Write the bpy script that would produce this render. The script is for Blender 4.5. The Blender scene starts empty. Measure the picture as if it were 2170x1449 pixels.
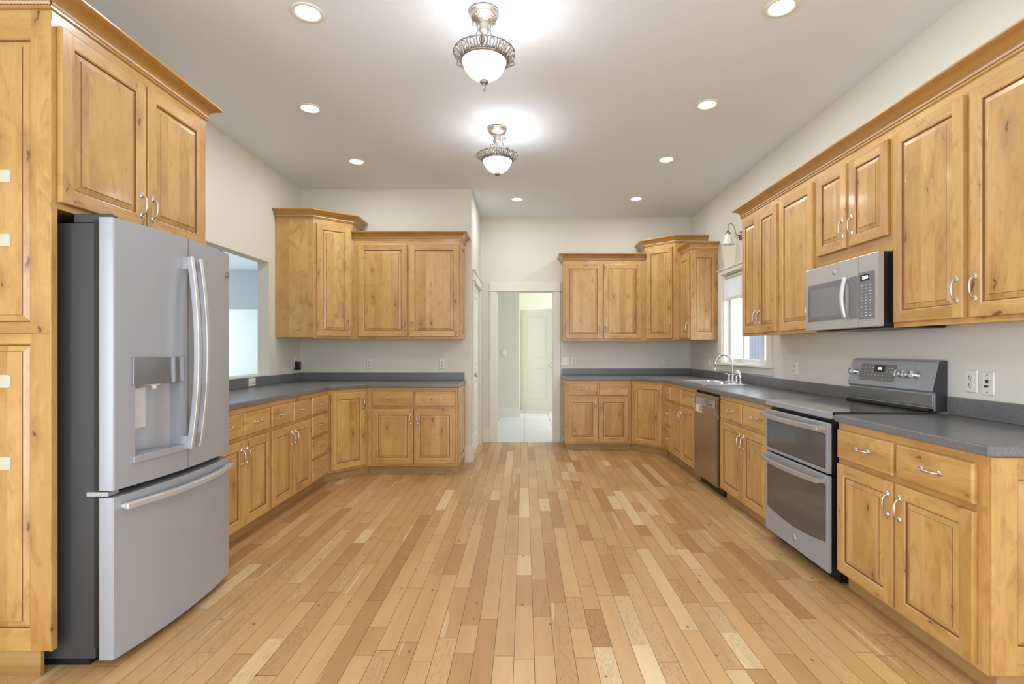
import bpy, math, random
from mathutils import Vector, Matrix
from mathutils.geometry import tessellate_polygon
random.seed(7)
PI = math.pi
C = bpy.context.scene.collection
SC = bpy.context.scene

# ------------------------------------------------------------------ camera, world, big lights, exposure
F, VX, VY, H = 1100.0, 1111.0, 741.0, 1.254
cam = bpy.data.cameras.new('camera')
cam.sensor_fit = 'HORIZONTAL'; cam.sensor_width = 36.0; cam.lens = 36.0 * F / 2170.0
cam.shift_x = -(VX - 1085.0) / 2170.0
cam.shift_y = (VY - 724.5) / 2170.0
cam.clip_start = 0.05; cam.clip_end = 200
camo = bpy.data.objects.new('camera', cam); C.objects.link(camo)
camo.location = (0, 0, H); camo.rotation_euler = (PI / 2, 0, 0)
SC.camera = camo
SC.view_settings.view_transform = 'Standard'; SC.view_settings.look = 'None'
SC.view_settings.gamma = 1.0; SC.view_settings.use_curve_mapping = False
SC.view_settings.exposure = 0.29
w = bpy.data.worlds.new('world'); SC.world = w; w.use_nodes = True
bg = w.node_tree.nodes['Background']; bg.inputs[0].default_value = (0.80, 0.88, 1.0, 1); bg.inputs[1].default_value = 3.2

def area(name, loc, rot, sx, sy, power, col=(1, 1, 1), shape='RECTANGLE', parent=None, spread=PI):
    l = bpy.data.lights.new(name, 'AREA'); l.energy = power; l.color = col
    l.shape = shape; l.size = sx; l.size_y = sy; l.spread = spread
    o = bpy.data.objects.new(name, l); C.objects.link(o); o.location = loc; o.rotation_euler = rot
    if parent: o.parent = parent
    return o
# added fill from behind the camera, set at unseen made-up windows
area('fill_light', (-1.15, -4.25, 1.45), (PI / 2, 0, 0), 1.7, 2.0, 8, (0.86, 0.95, 1.10))
area('fill_light', (1.15, -4.25, 1.45), (PI / 2, 0, 0), 1.7, 2.0, 8, (0.86, 0.95, 1.10))
# added side fill at unseen openings, brightens the facing cabinets
area('fill_light', (-2.72, -1.5, 1.15), (PI / 2, 0, -PI / 2), 3.2, 1.9, 84, (0.86, 0.95, 1.10))
area('fill_light', (2.50, -1.5, 1.15), (PI / 2, 0, PI / 2), 3.2, 1.9, 84, (0.86, 0.95, 1.10))
# added fill for the neighbouring rooms, their windows are invented
area('fill_light', (-7.3, 7.0, 1.5), (PI / 2, 0, -PI / 2), 3.0, 1.8, 32, (0.88, 0.98, 1.08))
area('fill_light', (-7.3, 10.56, 1.35), (PI / 2, 0, -PI / 2), 1.1, 1.9, 10, (0.93, 1.0, 1.03))
area('fill_light', (2.34, 9.3, 1.4), (PI / 2, 0, PI / 2), 1.2, 1.2, 56, (1.0, 0.985, 0.93))
SC.cycles.max_bounces = 8; SC.cycles.diffuse_bounces = 5; SC.cycles.glossy_bounces = 4
SC.cycles.transparent_max_bounces = 6; SC.cycles.sample_clamp_indirect = 6.0
SC.cycles.caustics_reflective = False; SC.cycles.caustics_refractive = False

# ------------------------------------------------------------------ mesh builder
class MB:
    def __init__(s): s.v = []; s.f = []; s.m = []; s.s = []
    def add(s, vs, fs, m=0, sm=False):
        b = len(s.v); s.v += [tuple(v) for v in vs]
        for f in fs: s.f.append(tuple(b + i for i in f)); s.m.append(m); s.s.append(sm)
        return s
    def box(s, x0, x1, y0, y1, z0, z1, m=0):
        if x0 > x1: x0, x1 = x1, x0
        if y0 > y1: y0, y1 = y1, y0
        if z0 > z1: z0, z1 = z1, z0
        v = [(x0,y0,z0),(x1,y0,z0),(x1,y1,z0),(x0,y1,z0),(x0,y0,z1),(x1,y0,z1),(x1,y1,z1),(x0,y1,z1)]
        return s.add(v, [(0,3,2,1),(4,5,6,7),(0,1,5,4),(1,2,6,5),(2,3,7,6),(3,0,4,7)], m)
    def prism(s, poly, z0, z1, m=0, smside=False):
        poly = ccw(poly); n = len(poly)
        v = [(x, y, z0) for x, y in poly] + [(x, y, z1) for x, y in poly]
        s.add(v, [tuple(range(n - 1, -1, -1)), tuple(range(n, 2 * n))], m)
        return s.add(v, [(i, (i + 1) % n, n + (i + 1) % n, n + i) for i in range(n)], m, smside)
    def slab(s, outer, holes, z0, z1, r=0.004, m=0):
        outer = ccw(outer); holes = [ccw(h) for h in holes]
        ins = offset(outer, -r); r2 = r * 0.3
        mid = offset(outer, -r2)
        def ring(a, za, b, zb):
            n = len(a); s.add([(x, y, za) for x, y in a] + [(x, y, zb) for x, y in b],
                              [(i, (i + 1) % n, n + (i + 1) % n, n + i) for i in range(n)], m)
        ring(ins, z0, mid, z0 + r2); ring(mid, z0 + r2, outer, z0 + r)
        ring(outer, z0 + r, outer, z1 - r); ring(outer, z1 - r, mid, z1 - r2); ring(mid, z1 - r2, ins, z1)
        loops = [ins] + holes
        allv = [p for l in loops for p in l]
        tri = tessellate_polygon([[Vector((x, y, 0)) for x, y in l] for l in loops])
        for z, up in ((z0, False), (z1, True)):
            fs = []
            for t in tri:
                a, b, c = [allv[i] for i in t]
                ar = (b[0]-a[0])*(c[1]-a[1]) - (b[1]-a[1])*(c[0]-a[0])
                fs.append(tuple(t) if (ar > 0) == up else tuple(reversed(t)))
            s.add([(x, y, z) for x, y in allv], fs, m)
        for h in holes:
            n = len(h)
            s.add([(x, y, z0) for x, y in h] + [(x, y, z1) for x, y in h],
                  [(n + i, n + (i + 1) % n, (i + 1) % n, i) for i in range(n)], m)
        return s
    def lathe(s, prof, c=(0, 0, 0), axis='z', seg=24, m=0, flute=0, fn=0):
        vs = []; n = len(prof)
        for k in range(seg):
            a = 2 * PI * k / seg
            for r, z in prof:
                rr = r * (1 + (flute * math.cos(fn * a) if fn else 0))
                p = (rr * math.cos(a), rr * math.sin(a), z)
                if axis == 'x': p = (p[2], p[0], p[1])
                elif axis == 'y': p = (p[0], p[2], p[1])
                vs.append((p[0] + c[0], p[1] + c[1], p[2] + c[2]))
        fs = []
        for k in range(seg):
            k2 = (k + 1) % seg
            for i in range(n - 1): fs.append((k * n + i, k2 * n + i, k2 * n + i + 1, k * n + i + 1))
        return s.add(vs, fs, m, True)
    def tube(s, path, r, seg=8, m=0, caps=True, flat=1.0, up=None):
        P = [Vector(p) for p in path]; n = len(P)
        R = r if isinstance(r, (list, tuple)) else [r] * n
        vs = []; prev = None
        for i in range(n):
            t = (P[min(i + 1, n - 1)] - P[max(i - 1, 0)]).normalized()
            if up is not None: a = (Vector(up) - t * t.dot(Vector(up)))
            elif prev is None:
                a = Vector((0, 0, 1)) if abs(t.z) < 0.9 else Vector((1, 0, 0)); a = a - t * t.dot(a)
            else: a = prev - t * t.dot(prev)
            if a.length < 1e-6: a = Vector((1, 0, 0))
            a.normalize(); prev = a; b = t.cross(a)
            for k in range(seg):
                an = 2 * PI * (k + 0.5) / seg
                vs.append(P[i] + a * (R[i] * math.cos(an)) + b * (R[i] * flat * math.sin(an)))
        fs = [(i * seg + k, i * seg + (k + 1) % seg, (i + 1) * seg + (k + 1) % seg, (i + 1) * seg + k)
              for i in range(n - 1) for k in range(seg)]
        s.add(vs, fs, m, seg > 4)
        if caps: s.add(vs[:seg], [tuple(range(seg - 1, -1, -1))], m); s.add(vs[-seg:], [tuple(range(seg))], m)
        return s
    def sweep(s, path, prof, m=0, side=1, closed=False):
        """profile (out, up) swept along a plan polyline (x, y, z) with mitred corners; out = right side * side"""
        n = len(path); vs = []; k = len(prof)
        for i in range(n):
            p = Vector(path[i][:2])
            d0 = (p - Vector(path[i - 1][:2])).normalized() if i > 0 else None
            d1 = (Vector(path[i + 1][:2]) - p).normalized() if i < n - 1 else None
            if d0 is None: d0 = d1
            if d1 is None: d1 = d0
            n0 = Vector((d0.y, -d0.x)) * side; n1 = Vector((d1.y, -d1.x)) * side
            mt = (n0 + n1); mt.normalize(); sc = 1 / max(0.2, mt.dot(n0))
            for o, u in prof: vs.append((p.x + mt.x * o * sc, p.y + mt.y * o * sc, path[i][2] + u))
        fs = [(i * k + j, i * k + (j + 1) % k, (i + 1) * k + (j + 1) % k, (i + 1) * k + j)
              for i in range(n - 1) for j in range(k)]
        s.add(vs, fs, m)
        s.add(vs[:k], [tuple(range(k))], m); s.add(vs[-k:], [tuple(range(k - 1, -1, -1))], m)
        return s
    def build(s, name, mats, parent=None, off=(0, 0, 0), loc=(0, 0, 0), rot=(0, 0, 0), bevel=0, seg=2, fix=True):
        me = bpy.data.meshes.new(name)
        me.from_pydata([(x - off[0], y - off[1], z - off[2]) for x, y, z in s.v], [], s.f)
        for m in (mats if isinstance(mats, (list, tuple)) else [mats]): me.materials.append(m)
        me.polygons.foreach_set('material_index', s.m); me.polygons.foreach_set('use_smooth', s.s)
        if fix:
            import bmesh
            bm = bmesh.new(); bm.from_mesh(me); bmesh.ops.remove_doubles(bm, verts=bm.verts, dist=1e-6)
            bmesh.ops.recalc_face_normals(bm, faces=bm.faces); bm.to_mesh(me); bm.free()
        me.update()
        o = bpy.data.objects.new(name, me); C.objects.link(o)
        o.location = loc; o.rotation_euler = rot
        if parent: o.parent = parent
        if bevel:
            b = o.modifiers.new('bevel', 'BEVEL'); b.width = bevel; b.segments = seg; b.limit_method = 'ANGLE'; b.angle_limit = 0.7
        return o

def ccw(p):
    a = sum(p[i][0] * p[(i + 1) % len(p)][1] - p[(i + 1) % len(p)][0] * p[i][1] for i in range(len(p)))
    return list(p) if a > 0 else list(reversed(p))
def offset(poly, d):
    n = len(poly); out = []
    for i in range(n):
        p0, p1, p2 = Vector(poly[i - 1]), Vector(poly[i]), Vector(poly[(i + 1) % n])
        a = (p1 - p0).normalized(); b = (p2 - p1).normalized()
        na = Vector((a.y, -a.x)); nb = Vector((b.y, -b.x)); m = (na + nb).normalized()
        q = p1 + m * (d / max(0.3, m.dot(na))); out.append((q.x, q.y))
    return out
def thing(name, label, cat, loc=(0, 0, 0), rz=0, group=None):
    o = bpy.data.objects.new(name, None); C.objects.link(o); o.empty_display_size = 0.1
    o.location = loc; o.rotation_euler = (0, 0, rz); o['label'] = label; o['category'] = cat
    if group: o['group'] = group
    return o
def tag(o, label, cat, group=None, kind=None):
    o['label'] = label; o['category'] = cat
    if group: o['group'] = group
    if kind: o['kind'] = kind
    return o
def struct(o): o['kind'] = 'structure'; return o
def copy_thing(r, loc, rz, label):
    c = r.copy(); C.objects.link(c); c.location = loc; c.rotation_euler = (0, 0, rz); c['label'] = label
    for ch in list(r.children):
        d = ch.copy(); C.objects.link(d); d.parent = c
        for g in list(ch.children):
            e = g.copy(); C.objects.link(e); e.parent = d
    return c
def text(mb, s, size, at, rx, rz, m=0, align='CENTER'):
    cu = bpy.data.curves.new('t', 'FONT'); cu.body = s; cu.size = size; cu.extrude = 0.0003; cu.align_x = align; cu.align_y = 'CENTER'
    o = bpy.data.objects.new('t', cu); me = o.to_mesh()
    M = Matrix.Translation(at) @ Matrix.Rotation(rz, 4, 'Z') @ Matrix.Rotation(rx, 4, 'X')
    mb.add([tuple(M @ v.co) for v in me.vertices], [tuple(p.vertices) for p in me.polygons], m)
    o.to_mesh_clear(); bpy.data.objects.remove(o); bpy.data.curves.remove(cu)

# ------------------------------------------------------------------ materials
def newmat(n):
    m = bpy.data.materials.new(n); m.use_nodes = True; nt = m.node_tree
    return m, nt, nt.nodes['Principled BSDF']
def N(nt, t, **kw):
    n = nt.nodes.new(t)
    for k, v in kw.items():
        if k == 'i':
            for a, b in v.items(): n.inputs[a].default_value = b
        else: setattr(n, k, v)
    return n
def L(nt, a, b): nt.links.new(a, b)
def math_(nt, op, a, b=None, c=None, clamp=False):
    n = nt.nodes.new('ShaderNodeMath'); n.operation = op; n.use_clamp = clamp
    for i, x in enumerate((a, b, c)):
        if x is None: continue
        if isinstance(x, (int, float)): n.inputs[i].default_value = x
        else: nt.links.new(x, n.inputs[i])
    return n.outputs[0]
def mixc(nt, fac, a, b, mode='MIX'):
    n = nt.nodes.new('ShaderNodeMix'); n.data_type = 'RGBA'; n.blend_type = mode
    for i, x in ((0, fac), (6, a), (7, b)):
        if isinstance(x, (int, float)): n.inputs[i].default_value = x
        elif isinstance(x, tuple): n.inputs[i].default_value = (*x, 1) if len(x) == 3 else x
        else: nt.links.new(x, n.inputs[i])
    return n.outputs[2]
def ramp(nt, fac, stops, interp='LINEAR'):
    n = nt.nodes.new('ShaderNodeValToRGB'); n.color_ramp.interpolation = interp
    e = n.color_ramp.elements
    while len(e) < len(stops): e.new(0.5)
    for i, (p, c) in enumerate(stops): e[i].position = p; e[i].color = (*c, 1)
    nt.links.new(fac, n.inputs[0]); return n.outputs[0]
def plain(n, col, rough=0.5, metal=0.0, coat=0.0, noise=0.0, nscale=30, bump=0.0, bscale=200, aniso=None):
    m, nt, p = newmat(n)
    p.inputs['Base Color'].default_value = (*col, 1); p.inputs['Roughness'].default_value = rough
    p.inputs['Metallic'].default_value = metal; p.inputs['Coat Weight'].default_value = coat
    p.inputs['Coat Roughness'].default_value = 0.12
    tc = N(nt, 'ShaderNodeTexCoord')
    if noise:
        nz = N(nt, 'ShaderNodeTexNoise', i={'Scale': nscale, 'Detail': 3.0}); L(nt, tc.outputs['Object'], nz.inputs[0])
        f = math_(nt, 'MULTIPLY_ADD', nz.outputs[0], noise * 2, 1 - noise)
        cm = N(nt, 'ShaderNodeVectorMath', operation='SCALE'); cm.inputs[0].default_value = col; L(nt, f, cm.inputs['Scale'])
        L(nt, cm.outputs[0], p.inputs['Base Color'])
    if aniso:
        mp = N(nt, 'ShaderNodeMapping'); mp.inputs['Scale'].default_value = aniso; L(nt, tc.outputs['Object'], mp.inputs[0])
        nz = N(nt, 'ShaderNodeTexNoise', i={'Scale': 1.0, 'Detail': 2.0}); L(nt, mp.outputs[0], nz.inputs[0])
        L(nt, math_(nt, 'MULTIPLY_ADD', nz.outputs[0], 0.08, rough - 0.04), p.inputs['Roughness'])
    if bump:
        nb = N(nt, 'ShaderNodeTexNoise', i={'Scale': bscale, 'Detail': 3.0}); L(nt, tc.outputs['Object'], nb.inputs[0])
        b = N(nt, 'ShaderNodeBump', i={'Strength': bump, 'Distance': 0.002}); L(nt, nb.outputs[0], b.inputs['Height'])
        L(nt, b.outputs[0], p.inputs['Normal'])
    return m
def emis(n, col, st):
    m, nt, p = newmat(n); p.inputs['Base Color'].default_value = (*col, 1)
    p.inputs['Emission Color'].default_value = (*col, 1); p.inputs['Emission Strength'].default_value = st; return m

def alder(name, horiz=False, tint=(1, 1, 1), knots=1.0, rough=0.34):
    """clear-varnished knotty alder; grain along local z, or along local x when horiz"""
    m, nt, p = newmat(name)
    tc = N(nt, 'ShaderNodeTexCoord'); oi = N(nt, 'ShaderNodeObjectInfo')
    sx = N(nt, 'ShaderNodeSeparateXYZ'); L(nt, tc.outputs['Object'], sx.inputs[0])
    r = oi.outputs['Random']
    along = sx.outputs[0] if horiz else sx.outputs[2]
    across = sx.outputs[2] if horiz else math_(nt, 'MULTIPLY_ADD', sx.outputs[1], 0.5, sx.outputs[0])
    al = math_(nt, 'MULTIPLY_ADD', r, 37.0, along); ac = math_(nt, 'MULTIPLY_ADD', r, 91.0, across)
    def vec(a, b, c):
        n = nt.nodes.new('ShaderNodeCombineXYZ')
        for i, x in enumerate((a, b, c)):
            if isinstance(x, (int, float)): n.inputs[i].default_value = x
            else: nt.links.new(x, n.inputs[i])
        return n.outputs[0]
    # glued staves
    wob = math_(nt, 'ADD', math_(nt, 'MULTIPLY', ac, 1 / 0.083), 0.0)
    stave = N(nt, 'ShaderNodeTexWhiteNoise', noise_dimensions='1D'); L(nt, math_(nt, 'FLOOR', wob), stave.inputs['W'])
    st = stave.outputs['Value']
    # warped growth figure
    nw = N(nt, 'ShaderNodeTexNoise', i={'Scale': 1.0, 'Detail': 3.0, 'Roughness': 0.55})
    L(nt, vec(math_(nt, 'MULTIPLY', ac, 9.0), math_(nt, 'MULTIPLY', al, 2.6), math_(nt, 'MULTIPLY', st, 9.0)), nw.inputs[0])
    big = nw.outputs[0]
    nf = N(nt, 'ShaderNodeTexNoise', i={'Scale': 1.0, 'Detail': 4.0, 'Roughness': 0.6})
    L(nt, vec(math_(nt, 'MULTIPLY', ac, 150.0), math_(nt, 'MULTIPLY', al, 7.0), math_(nt, 'MULTIPLY', st, 30.0)), nf.inputs[0])
    fine = nf.outputs[0]
    wv = math_(nt, 'SINE', math_(nt, 'MULTIPLY_ADD', big, 46.0, math_(nt, 'MULTIPLY', ac, 60.0)))
    # knots
    kv = N(nt, 'ShaderNodeTexVoronoi', voronoi_dimensions='2D', i={'Scale': 1.0, 'Randomness': 1.0})
    nd = N(nt, 'ShaderNodeTexNoise', i={'Scale': 22.0, 'Detail': 2.0})
    L(nt, vec(ac, al, 0.0), nd.inputs[0])
    d2 = math_(nt, 'MULTIPLY_ADD', nd.outputs[0], 0.30, -0.15)
    L(nt, vec(math_(nt, 'MULTIPLY_ADD', ac, 8.0, d2), math_(nt, 'MULTIPLY_ADD', al, 3.0, math_(nt, 'MULTIPLY_ADD', ac, 1.2, d2)), 0.0), kv.inputs[0])
    kd = kv.outputs['Distance']
    sep = N(nt, 'ShaderNodeSeparateColor'); L(nt, kv.outputs['Color'], sep.inputs[0])
    keep = math_(nt, 'GREATER_THAN', sep.outputs[0], 0.50)
    rad = math_(nt, 'MULTIPLY_ADD', sep.outputs[1], 0.05, 0.022)
    core = math_(nt, 'MULTIPLY', math_(nt, 'SUBTRACT', 1.0, math_(nt, 'DIVIDE', kd, rad), clamp=True), keep)
    core = math_(nt, 'MULTIPLY', math_(nt, 'MULTIPLY', core, 2.2, clamp=True), 0.85 * knots)
    halo = math_(nt, 'SUBTRACT', 1.0, math_(nt, 'DIVIDE', kd, math_(nt, 'MULTIPLY', rad, 6.0)), clamp=True)
    halo = math_(nt, 'MULTIPLY', math_(nt, 'MULTIPLY', halo, keep), math_(nt, 'MULTIPLY_ADD', fine, 0.9, 0.1))
    rings = math_(nt, 'MULTIPLY', math_(nt, 'SINE', math_(nt, 'MULTIPLY', kd, 120.0)), math_(nt, 'MULTIPLY', halo, 0.35))
    t = tint
    base = ramp(nt, math_(nt, 'MULTIPLY_ADD', big, 0.8, math_(nt, 'MULTIPLY_ADD', st, 0.34, -0.07)),
                [(0.18, (0.42 * t[0], 0.215 * t[1], 0.062 * t[2])), (0.46, (0.53 * t[0], 0.305 * t[1], 0.098 * t[2])),
                 (0.80, (0.62 * t[0], 0.385 * t[1], 0.143 * t[2]))])
    g = math_(nt, 'MULTIPLY_ADD', wv, 0.030, math_(nt, 'MULTIPLY_ADD', fine, 0.26, 0.87))
    g = math_(nt, 'ADD', g, math_(nt, 'MULTIPLY', rings, -0.6))
    sc = N(nt, 'ShaderNodeVectorMath', operation='SCALE'); L(nt, base, sc.inputs[0]); L(nt, g, sc.inputs['Scale'])
    np_ = N(nt, 'ShaderNodeTexNoise', i={'Scale': 1.0, 'Detail': 4.0, 'Roughness': 0.6, 'Distortion': 1.8})
    L(nt, vec(math_(nt, 'MULTIPLY', ac, 11.0), math_(nt, 'MULTIPLY', al, 4.2), math_(nt, 'MULTIPLY_ADD', st, 5.0, 3.0)), np_.inputs[0])
    patch = math_(nt, 'MULTIPLY', math_(nt, 'MULTIPLY_ADD', np_.outputs[0], 5.0, -2.70, clamp=True), 0.72)
    c = mixc(nt, patch, sc.outputs[0], (0.34, 0.155, 0.045))
    c = mixc(nt, math_(nt, 'MULTIPLY', halo, 1.0 * knots), c, (0.29, 0.125, 0.036))
    c = mixc(nt, core, c, (0.10, 0.038, 0.014))
    L(nt, c, p.inputs['Base Color'])
    p.inputs['Roughness'].default_value = rough; p.inputs['Coat Weight'].default_value = 0.35
    p.inputs['Coat Roughness'].default_value = 0.13
    return m
WV = alder('alder_upright_grain'); WH = alder('alder_level_grain', True)
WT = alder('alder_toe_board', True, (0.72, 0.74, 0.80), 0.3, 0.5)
WC = alder('alder_crown', True, (0.86, 0.80, 0.62), 0.5, 0.3)
GL = plain('brown_glaze', (0.20, 0.088, 0.030), 0.4)
GL2 = plain('rope_glaze', (0.64, 0.45, 0.29), 0.28)
WD = [WV, WH, GL]
WALL = plain('cream_wall_paint', (0.74, 0.72, 0.625), 0.75, bump=0.12, bscale=260)
CEIL = plain('ceiling_paint', (0.79, 0.865, 0.95), 0.85, bump=0.35, bscale=45)
TRIM = plain('white_trim_paint', (0.78, 0.765, 0.69), 0.35)
DOORW = plain('white_door_paint', (0.74, 0.73, 0.67), 0.4)
COOLW = plain('pale_green_wall_paint', (0.78, 0.84, 0.80), 0.75)
NICK = plain('brushed_nickel', (0.66, 0.60, 0.52), 0.33, 1.0)
CHROME = plain('chrome', (0.86, 0.85, 0.82), 0.09, 1.0)
PEWTER = plain('pewter', (0.33, 0.31, 0.28), 0.38, 0.9, noise=0.25, nscale=90)
SLATE = plain('slate_steel', (0.37, 0.39, 0.42), 0.36, 0.25, aniso=(3, 3, 260))
KNOBM = plain('polished_knob_metal', (0.78, 0.78, 0.78), 0.18, 0.75)
SLATEL = plain('light_slate_steel', (0.46, 0.47, 0.49), 0.32, 0.5, aniso=(4, 4, 200))
HANDM = plain('satin_handle_metal', (0.62, 0.63, 0.65), 0.35, 0.6)
STEEL = plain('stainless_steel', (0.56, 0.57, 0.575), 0.30, 0.7, aniso=(3, 3, 700))
DWST = plain('dishwasher_steel', (0.44, 0.405, 0.375), 0.26, 0.95, aniso=(3, 3, 700))
CASE = plain('dark_grey_case', (0.055, 0.057, 0.06), 0.42, 0.2, bump=0.1, bscale=500)
BLACK = plain('black_plastic', (0.008, 0.008, 0.009), 0.35)
BGLASS = plain('black_ceramic_glass', (0.022, 0.022, 0.024), 0.06, coat=1.0)
OGLASS = plain('smoked_oven_glass', (0.065, 0.062, 0.065), 0.07, coat=0.6)
MGLASS = plain('smoked_microwave_glass', (0.14, 0.14, 0.145), 0.08, coat=0.5)
PANEL = plain('control_panel_grey', (0.17, 0.17, 0.175), 0.25)
PRINT = emis('panel_print', (0.62, 0.63, 0.65), 0.0)
LED = emis('led_digits', (0.9, 0.97, 1.0), 2.2)
PLATE = plain('outlet_plastic', (0.80, 0.78, 0.70), 0.3)
SLOT = plain('outlet_slot', (0.03, 0.03, 0.03), 0.5)
SINKM = plain('sink_steel', (0.80, 0.82, 0.84), 0.22, 0.85)
STICK = plain('pale_adhesive_pad', (0.60, 0.59, 0.48), 0.5, noise=0.1, nscale=25)
LENS = emis('lamp_lens', (1.0, 0.985, 0.95), 7.0)
SHADEG = plain('frosted_shade_glass', (0.80, 0.80, 0.76), 0.25, coat=0.5, noise=0.08, nscale=35)

def counter_mat():
    m, nt, p = newmat('speckled_grey_laminate')
    tc = N(nt, 'ShaderNodeTexCoord')
    a = N(nt, 'ShaderNodeTexNoise', i={'Scale': 330.0, 'Detail': 2.0, 'Roughness': 0.7}); L(nt, tc.outputs['Object'], a.inputs[0])
    b = N(nt, 'ShaderNodeTexNoise', i={'Scale': 5.0, 'Detail': 3.0}); L(nt, tc.outputs['Object'], b.inputs[0])
    f = math_(nt, 'MULTIPLY_ADD', b.outputs[0], 0.15, a.outputs[0])
    c = ramp(nt, f, [(0.38, (0.095, 0.096, 0.100)), (0.56, (0.145, 0.146, 0.152)), (0.76, (0.24, 0.24, 0.245))])
    L(nt, c, p.inputs['Base Color']); p.inputs['Roughness'].default_value = 0.30; p.inputs['Specular IOR Level'].default_value = 0.6
    bp = N(nt, 'ShaderNodeBump', i={'Strength': 0.08, 'Distance': 0.001}); L(nt, a.outputs[0], bp.inputs['Height']); L(nt, bp.outputs[0], p.inputs['Normal'])
    return m
CTR = counter_mat()

def floor_mat():
    m, nt, p = newmat('hardwood_strip_floor')
    tc = N(nt, 'ShaderNodeTexCoord'); at = N(nt, 'ShaderNodeAttribute', attribute_name='plank')
    s = N(nt, 'ShaderNodeSeparateColor'); L(nt, at.outputs['Color'], s.inputs[0])
    x = N(nt, 'ShaderNodeSeparateXYZ'); L(nt, tc.outputs['Object'], x.inputs[0])
    def vec(a, b, c):
        n = nt.nodes.new('ShaderNodeCombineXYZ')
        for i, q in enumerate((a, b, c)):
            if isinstance(q, (int, float)): n.inputs[i].default_value = q
            else: nt.links.new(q, n.inputs[i])
        return n.outputs[0]
    off = math_(nt, 'MULTIPLY', s.outputs[1], 60.0)
    n1 = N(nt, 'ShaderNodeTexNoise', i={'Scale': 1.0, 'Detail': 2.5, 'Roughness': 0.5})
    L(nt, vec(math_(nt, 'MULTIPLY', x.outputs[0], 16.0), math_(nt, 'MULTIPLY', x.outputs[1], 1.9), off), n1.inputs[0])
    n2 = N(nt, 'ShaderNodeTexNoise', i={'Scale': 1.0, 'Detail': 3.0, 'Roughness': 0.6})
    L(nt, vec(math_(nt, 'MULTIPLY', x.outputs[0], 260.0), math_(nt, 'MULTIPLY', x.outputs[1], 9.0), off), n2.inputs[0])
    base = ramp(nt, s.outputs[0], [(0.0, (0.40, 0.205, 0.072)), (0.25, (0.48, 0.275, 0.108)), (0.70, (0.565, 0.35, 0.152)), (1.0, (0.70, 0.51, 0.275))])
    wv = math_(nt, 'SINE', math_(nt, 'MULTIPLY', n1.outputs[0], math_(nt, 'MULTIPLY_ADD', s.outputs[2], 130.0, 25.0)))
    wv = math_(nt, 'POWER', math_(nt, 'MULTIPLY_ADD', wv, 0.5, 0.5), 3.0)
    amp = math_(nt, 'MULTIPLY', math_(nt, 'GREATER_THAN', s.outputs[2], 0.68), 0.20)
    g = math_(nt, 'SUBTRACT', math_(nt, 'MULTIPLY_ADD', n2.outputs[0], 0.22, 0.90), math_(nt, 'MULTIPLY', wv, amp))
    g = math_(nt, 'ADD', g, math_(nt, 'MULTIPLY_ADD', n1.outputs[0], 0.34, -0.17))
    sc = N(nt, 'ShaderNodeVectorMath', operation='SCALE'); L(nt, base, sc.inputs[0]); L(nt, g, sc.inputs['Scale'])
    # pale sapwood streaks
    n3 = N(nt, 'ShaderNodeTexNoise', i={'Scale': 1.0, 'Detail': 1.0})
    L(nt, vec(math_(nt, 'MULTIPLY', x.outputs[0], 17.0), math_(nt, 'MULTIPLY', x.outputs[1], 0.7), math_(nt, 'ADD', off, 7.0)), n3.inputs[0])
    sap = math_(nt, 'MULTIPLY', math_(nt, 'GREATER_THAN', n3.outputs[0], 0.71), 0.5)
    c = mixc(nt, sap, sc.outputs[0], (0.72, 0.53, 0.31))
    # small pin knots
    kv = N(nt, 'ShaderNodeTexVoronoi', voronoi_dimensions='2D', i={'Scale': 1.0})
    L(nt, vec(math_(nt, 'MULTIPLY', x.outputs[0], 5.0), math_(nt, 'MULTIPLY', x.outputs[1], 3.2), 0.0), kv.inputs[0])
    ks = N(nt, 'ShaderNodeSeparateColor'); L(nt, kv.outputs['Color'], ks.inputs[0])
    kk = math_(nt, 'MULTIPLY', math_(nt, 'SUBTRACT', 1.0, math_(nt, 'MULTIPLY', kv.outputs['Distance'], 26.0), clamp=True), math_(nt, 'GREATER_THAN', ks.outputs[0], 0.55))
    c = mixc(nt, math_(nt, 'MULTIPLY', kk, 1.6, clamp=True), c, (0.17, 0.075, 0.03))
    L(nt, c, p.inputs['Base Color'])
    p.inputs['Roughness'].default_value = 0.36; p.inputs['Coat Weight'].default_value = 0.12; p.inputs['Coat Roughness'].default_value = 0.2
    return m
FLOOR = floor_mat(); GAP = plain('floor_joint', (0.13, 0.06, 0.025), 0.7)

def tile_mat():
    m, nt, p = newmat('pale_floor_tile')
    tc = N(nt, 'ShaderNodeTexCoord'); b = N(nt, 'ShaderNodeTexBrick', offset=0.0)
    b.inputs['Scale'].default_value = 1.0; b.inputs['Brick Width'].default_value = 0.46; b.inputs['Row Height'].default_value = 1.15
    b.inputs['Mortar Size'].default_value = 0.006; b.inputs['Color1'].default_value = (0.66, 0.67, 0.66, 1); b.inputs['Color2'].default_value = (0.63, 0.64, 0.63, 1)
    b.inputs['Mortar'].default_value = (0.24, 0.25, 0.25, 1)
    L(nt, tc.outputs['Object'], b.inputs[0]); L(nt, b.outputs['Color'], p.inputs['Base Color'])
    p.inputs['Roughness'].default_value = 0.35; return m
TILE = tile_mat()

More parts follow.
